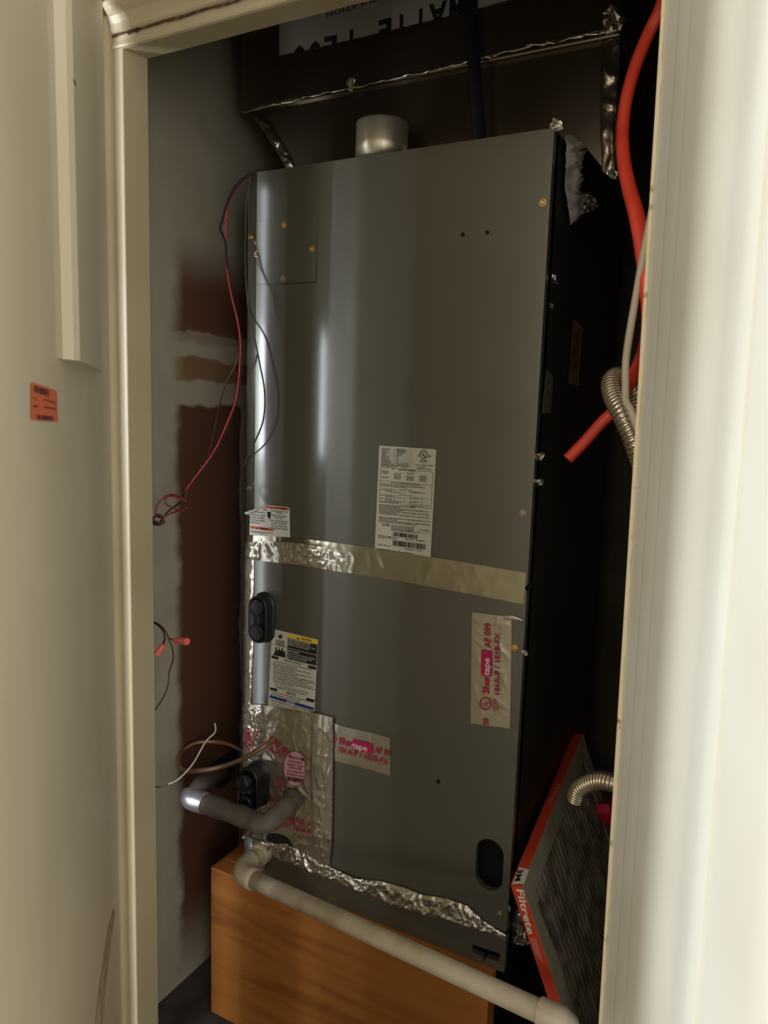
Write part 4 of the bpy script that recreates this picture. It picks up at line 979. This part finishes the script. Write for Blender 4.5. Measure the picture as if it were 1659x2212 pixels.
# ------------------------------------------------------------------ right side: tube, conduit, cable
rp = empty('orange_tube', P(1365, 480, 1.1), 'orange-red tube hanging down the right side, its cut end pointing left', 'tube')
def tubes(pts, r, m, par, name, seg=16):
    bm = bmesh.new(); tube(bm, smooth_path([P(*p) for p in pts], 10), r, seg); return link(name, bm, m, par, True)
tubes([(1440, -30, 1.12), (1426, 20, 1.12), (1400, 75, 1.12), (1372, 145, 1.11), (1352, 220, 1.10), (1345, 290, 1.09), (1348, 350, 1.07), (1360, 410, 1.05), (1374, 460, 1.03), (1386, 520, 1.01), (1396, 600, .99), (1402, 680, .99), (1396, 740, 1.01), (1378, 790, 1.06), (1350, 850, 1.12), (1325, 888, 1.15), (1300, 912, 1.15), (1262, 955, 1.14), (1226, 992, 1.13)],
      lambda i, t: (.0085 + .0035 * max(0, 1 - abs(t - .48) * 5), .0085), M['redpipe'], rp, 'tube')
def flex(name, pts, r, label, turns, mt):
    path = smooth_path([P(*p) for p in pts], 60); bm = bmesh.new()
    # resample evenly, then a rounded rib per turn
    L = [0]
    for a, b in zip(path, path[1:]): L.append(L[-1] + (b - a).length)
    n = turns * 6; out = []; j = 0
    for k in range(n + 1):
        s = L[-1] * k / n
        while j < len(L) - 2 and L[j + 1] < s: j += 1
        f = (s - L[j]) / max(1e-9, L[j + 1] - L[j]); out.append(path[j] * (1 - f) + path[j + 1] * f)
    tube(bm, out, lambda i, t: r * (1 + .12 * abs(math.sin(math.pi * i / 6)) - (.12 if i % 6 == 0 else 0)), 20)
    return tag(link(name, bm, mt, None, True), label, 'conduit')
flex('metal_conduit', [(1420, 1070, 1.0), (1392, 1010, 1.0), (1368, 945, 1.0), (1346, 895, 1.01), (1326, 855, 1.04), (1322, 825, 1.07), (1335, 814, 1.10), (1350, 825, 1.13), (1366, 848, 1.15), (1386, 880, 1.17), (1410, 910, 1.18)], .0130, 'ribbed steel conduit bent over in a hook beside the right jamb, upper of two', 52, M['flex'])['group'] = 'ribbed steel conduits'
flex('metal_conduit', [(1243, 1726, 1.10), (1252, 1704, 1.09), (1275, 1690, 1.08), (1300, 1686, 1.07), (1330, 1692, 1.06), (1380, 1700, 1.06), (1480, 1712, 1.06), (1580, 1722, 1.06), (1694, 1730, 1.06)], .0125, 'ribbed steel conduit end curving over the dusty air filter, lower of two', 58, M['flex'])['group'] = 'ribbed steel conduits'
cable('beige_cable', [(1412, 440, .985), (1400, 500, .985), (1388, 560, .985), (1374, 640, .985), (1360, 720, .985), (1352, 780, .99), (1351, 830, .985), (1352, 865, .98), (1362, 885, .975), (1380, 930, .975), (1400, 960, .975)], .0048, M['beige'], 'beige cable running down beside the right jamb over the conduit', 'cable')
cable('beige_cable', [(1348, 915, 1.05), (1352, 945, 1.04), (1362, 975, 1.03), (1372, 1005, 1.02), (1384, 1035, 1.01)], .0046, M['beige'], 'short beige cable end showing below the upper conduit', 'cable')
# ------------------------------------------------------------------ air filter leaning on the cabinet's right side
q0 = P(1104, 1911, 1.14); q1 = P(1240, 1586, 1.62); q2 = P(1200, 2212, 1.18)
a = (q1 - q0); LA = a.length; a.normalize()
b = (q2 - q0); b -= a * b.dot(a); b.normalize(); LB = (q0.z - .004) / -b.z * .985
nf = b.cross(a).normalized()
if nf.x < 0: nf = -nf
SHF = V((-.001, 0, 0)); q0 = q0 + SHF
def FP(s, t, o): return q0 + a * s + b * t + nf * o
TH = .0215
fl = empty('air_filter', FP(.2, LB, 0), 'used pleated air filter in an orange-edged card frame leaning on the cabinet', 'air filter')
bm = bmesh.new(); fr = .042
def fbox(s0, s1, t0, t1, o0, o1):
    v = [bm.verts.new(FP(s, t, o)) for s in (s0, s1) for t in (t0, t1) for o in (o0, o1)]
    for f in ((0, 1, 3, 2), (4, 6, 7, 5), (0, 4, 5, 1), (2, 3, 7, 6), (0, 2, 6, 4), (1, 5, 7, 3)): bm.faces.new([v[i] for i in f])
fbox(0, fr, 0, LB, TH - .0015, TH); fbox(LA - fr, LA, 0, LB, TH - .0015, TH); fbox(fr, LA - fr, 0, fr, TH - .0015, TH); fbox(fr, LA - fr, LB - fr, LB, TH - .0015, TH)
fbox(0, LA, 0, LB, 0, .0015)
bmesh.ops.recalc_face_normals(bm, faces=bm.faces); link('card_frame', bm, M['card'], fl)
bm = bmesh.new(); e = .0004
fbox(-e, .0012, -e, LB, 0, TH - .0005); fbox(-e, LA, -e, .0012, 0, TH - .0005); fbox(LA - .0012, LA, 0, LB, 0, TH - .0016); fbox(.002, LA - .002, LB - .0012, LB, 0, TH - .0016)
bmesh.ops.recalc_face_normals(bm, faces=bm.faces); link('orange_edge', bm, M['frame'], fl, label='orange-red printed edge')
for k in range(22):
    pass
npl = 26; bm = bmesh.new()
for k in range(npl):
    s0 = fr * .6 + (LA - fr * 1.2) * k / npl; s1 = fr * .6 + (LA - fr * 1.2) * (k + 1) / npl; mid = (s0 + s1) / 2; nt_ = 24
    rows = []
    for j in range(nt_ + 1):
        t = fr * .6 + (LB - fr * 1.2) * j / nt_; w = .0012 * wavy(k * .7, t, 0, 9); o2 = TH - .004 + .0018 * wavy(k, t, 3, 14)
        rows.append([bm.verts.new(FP(s0, t, .004)), bm.verts.new(FP(mid + w * 2 - .002, t, o2)), bm.verts.new(FP(mid + w * 2 + .002, t, o2)), bm.verts.new(FP(s1, t, .004))])
    for j in range(nt_):
        for i in range(3): bm.faces.new((rows[j][i], rows[j][i + 1], rows[j + 1][i + 1], rows[j + 1][i]))
bmesh.ops.recalc_face_normals(bm, faces=bm.faces)
ple = link('pleated_media', bm, M['pleat'], fl, label='grey dusty pleats')
ple['kind'] = 'stuff'
FRONT = Plane(q0 - a * .0005, -a); TOP = Plane(q0 - b * .0005, -b); FACE = Plane(q0 + nf * TH, nf)
c6 = crop(1000, 1580, 3.5)
bm = bmesh.new()
# white logo patch at the near end of the top edge
poly(bm, TOP, [c6(424, 1028), c6(502, 1048), c6(462, 1156), c6(372, 1160)], .0008, 0)
text(bm, TOP, '3M', c6(418, 1048), c6(392, 1136), 11, .0014, .03, 1)
link('lettering', bm, M['whiteink'], fl, mats=[M['whiteink'], M['ink']]); bm = bmesh.new()
text(bm, FRONT, 'Filtrete', c6(404, 1188), c6(494, 1530), 14, .0010, .028, 0)
for i in range(4): line(bm, FRONT, c6(512 + i * 13, 1556 + i * 2), c6(556 + i * 16, 1690 + i * 18), .7, .0010, 0)
link('lettering', bm, M['whiteink'], fl); bm = bmesh.new()
text(bm, TOP, '10/2024', c6(672, 540), c6(742, 400), 7, .0010, -.005, 0)
link('lettering', bm, mat('faint_pen', (186, 172, 178), .6), fl); bm = bmesh.new()
for i in range(3): line(bm, FACE, c6(558 + i * 15, 1290 - i * 14), c6(700 + i * 24, 1650 + i * 10), .9, .0008, 1)
text(bm, FACE, 'REPLACE FILTER EVERY', c6(568, 1300), c6(664, 1580), 5, .0008, .0, 1)
link('lettering', bm, M['whiteink'], fl, mats=[M['whiteink'], M['ink']])
rc0 = bmesh.new()
pts = [FACE.at(x, y, .0005) for x, y in ((1285, 1738), (1310, 1724), (1345, 1716), (1345, 1785), (1306, 1772), (1299, 1780), (1289, 1758))]
prism(rc0, pts, nf, .03); bmesh.ops.bevel(rc0, geom=rc0.edges[:], offset=.002, segments=2, affect='EDGES')
tag(link('red_cap', rc0, M['cap']), 'red plastic cap under the lower conduit end', 'cap')
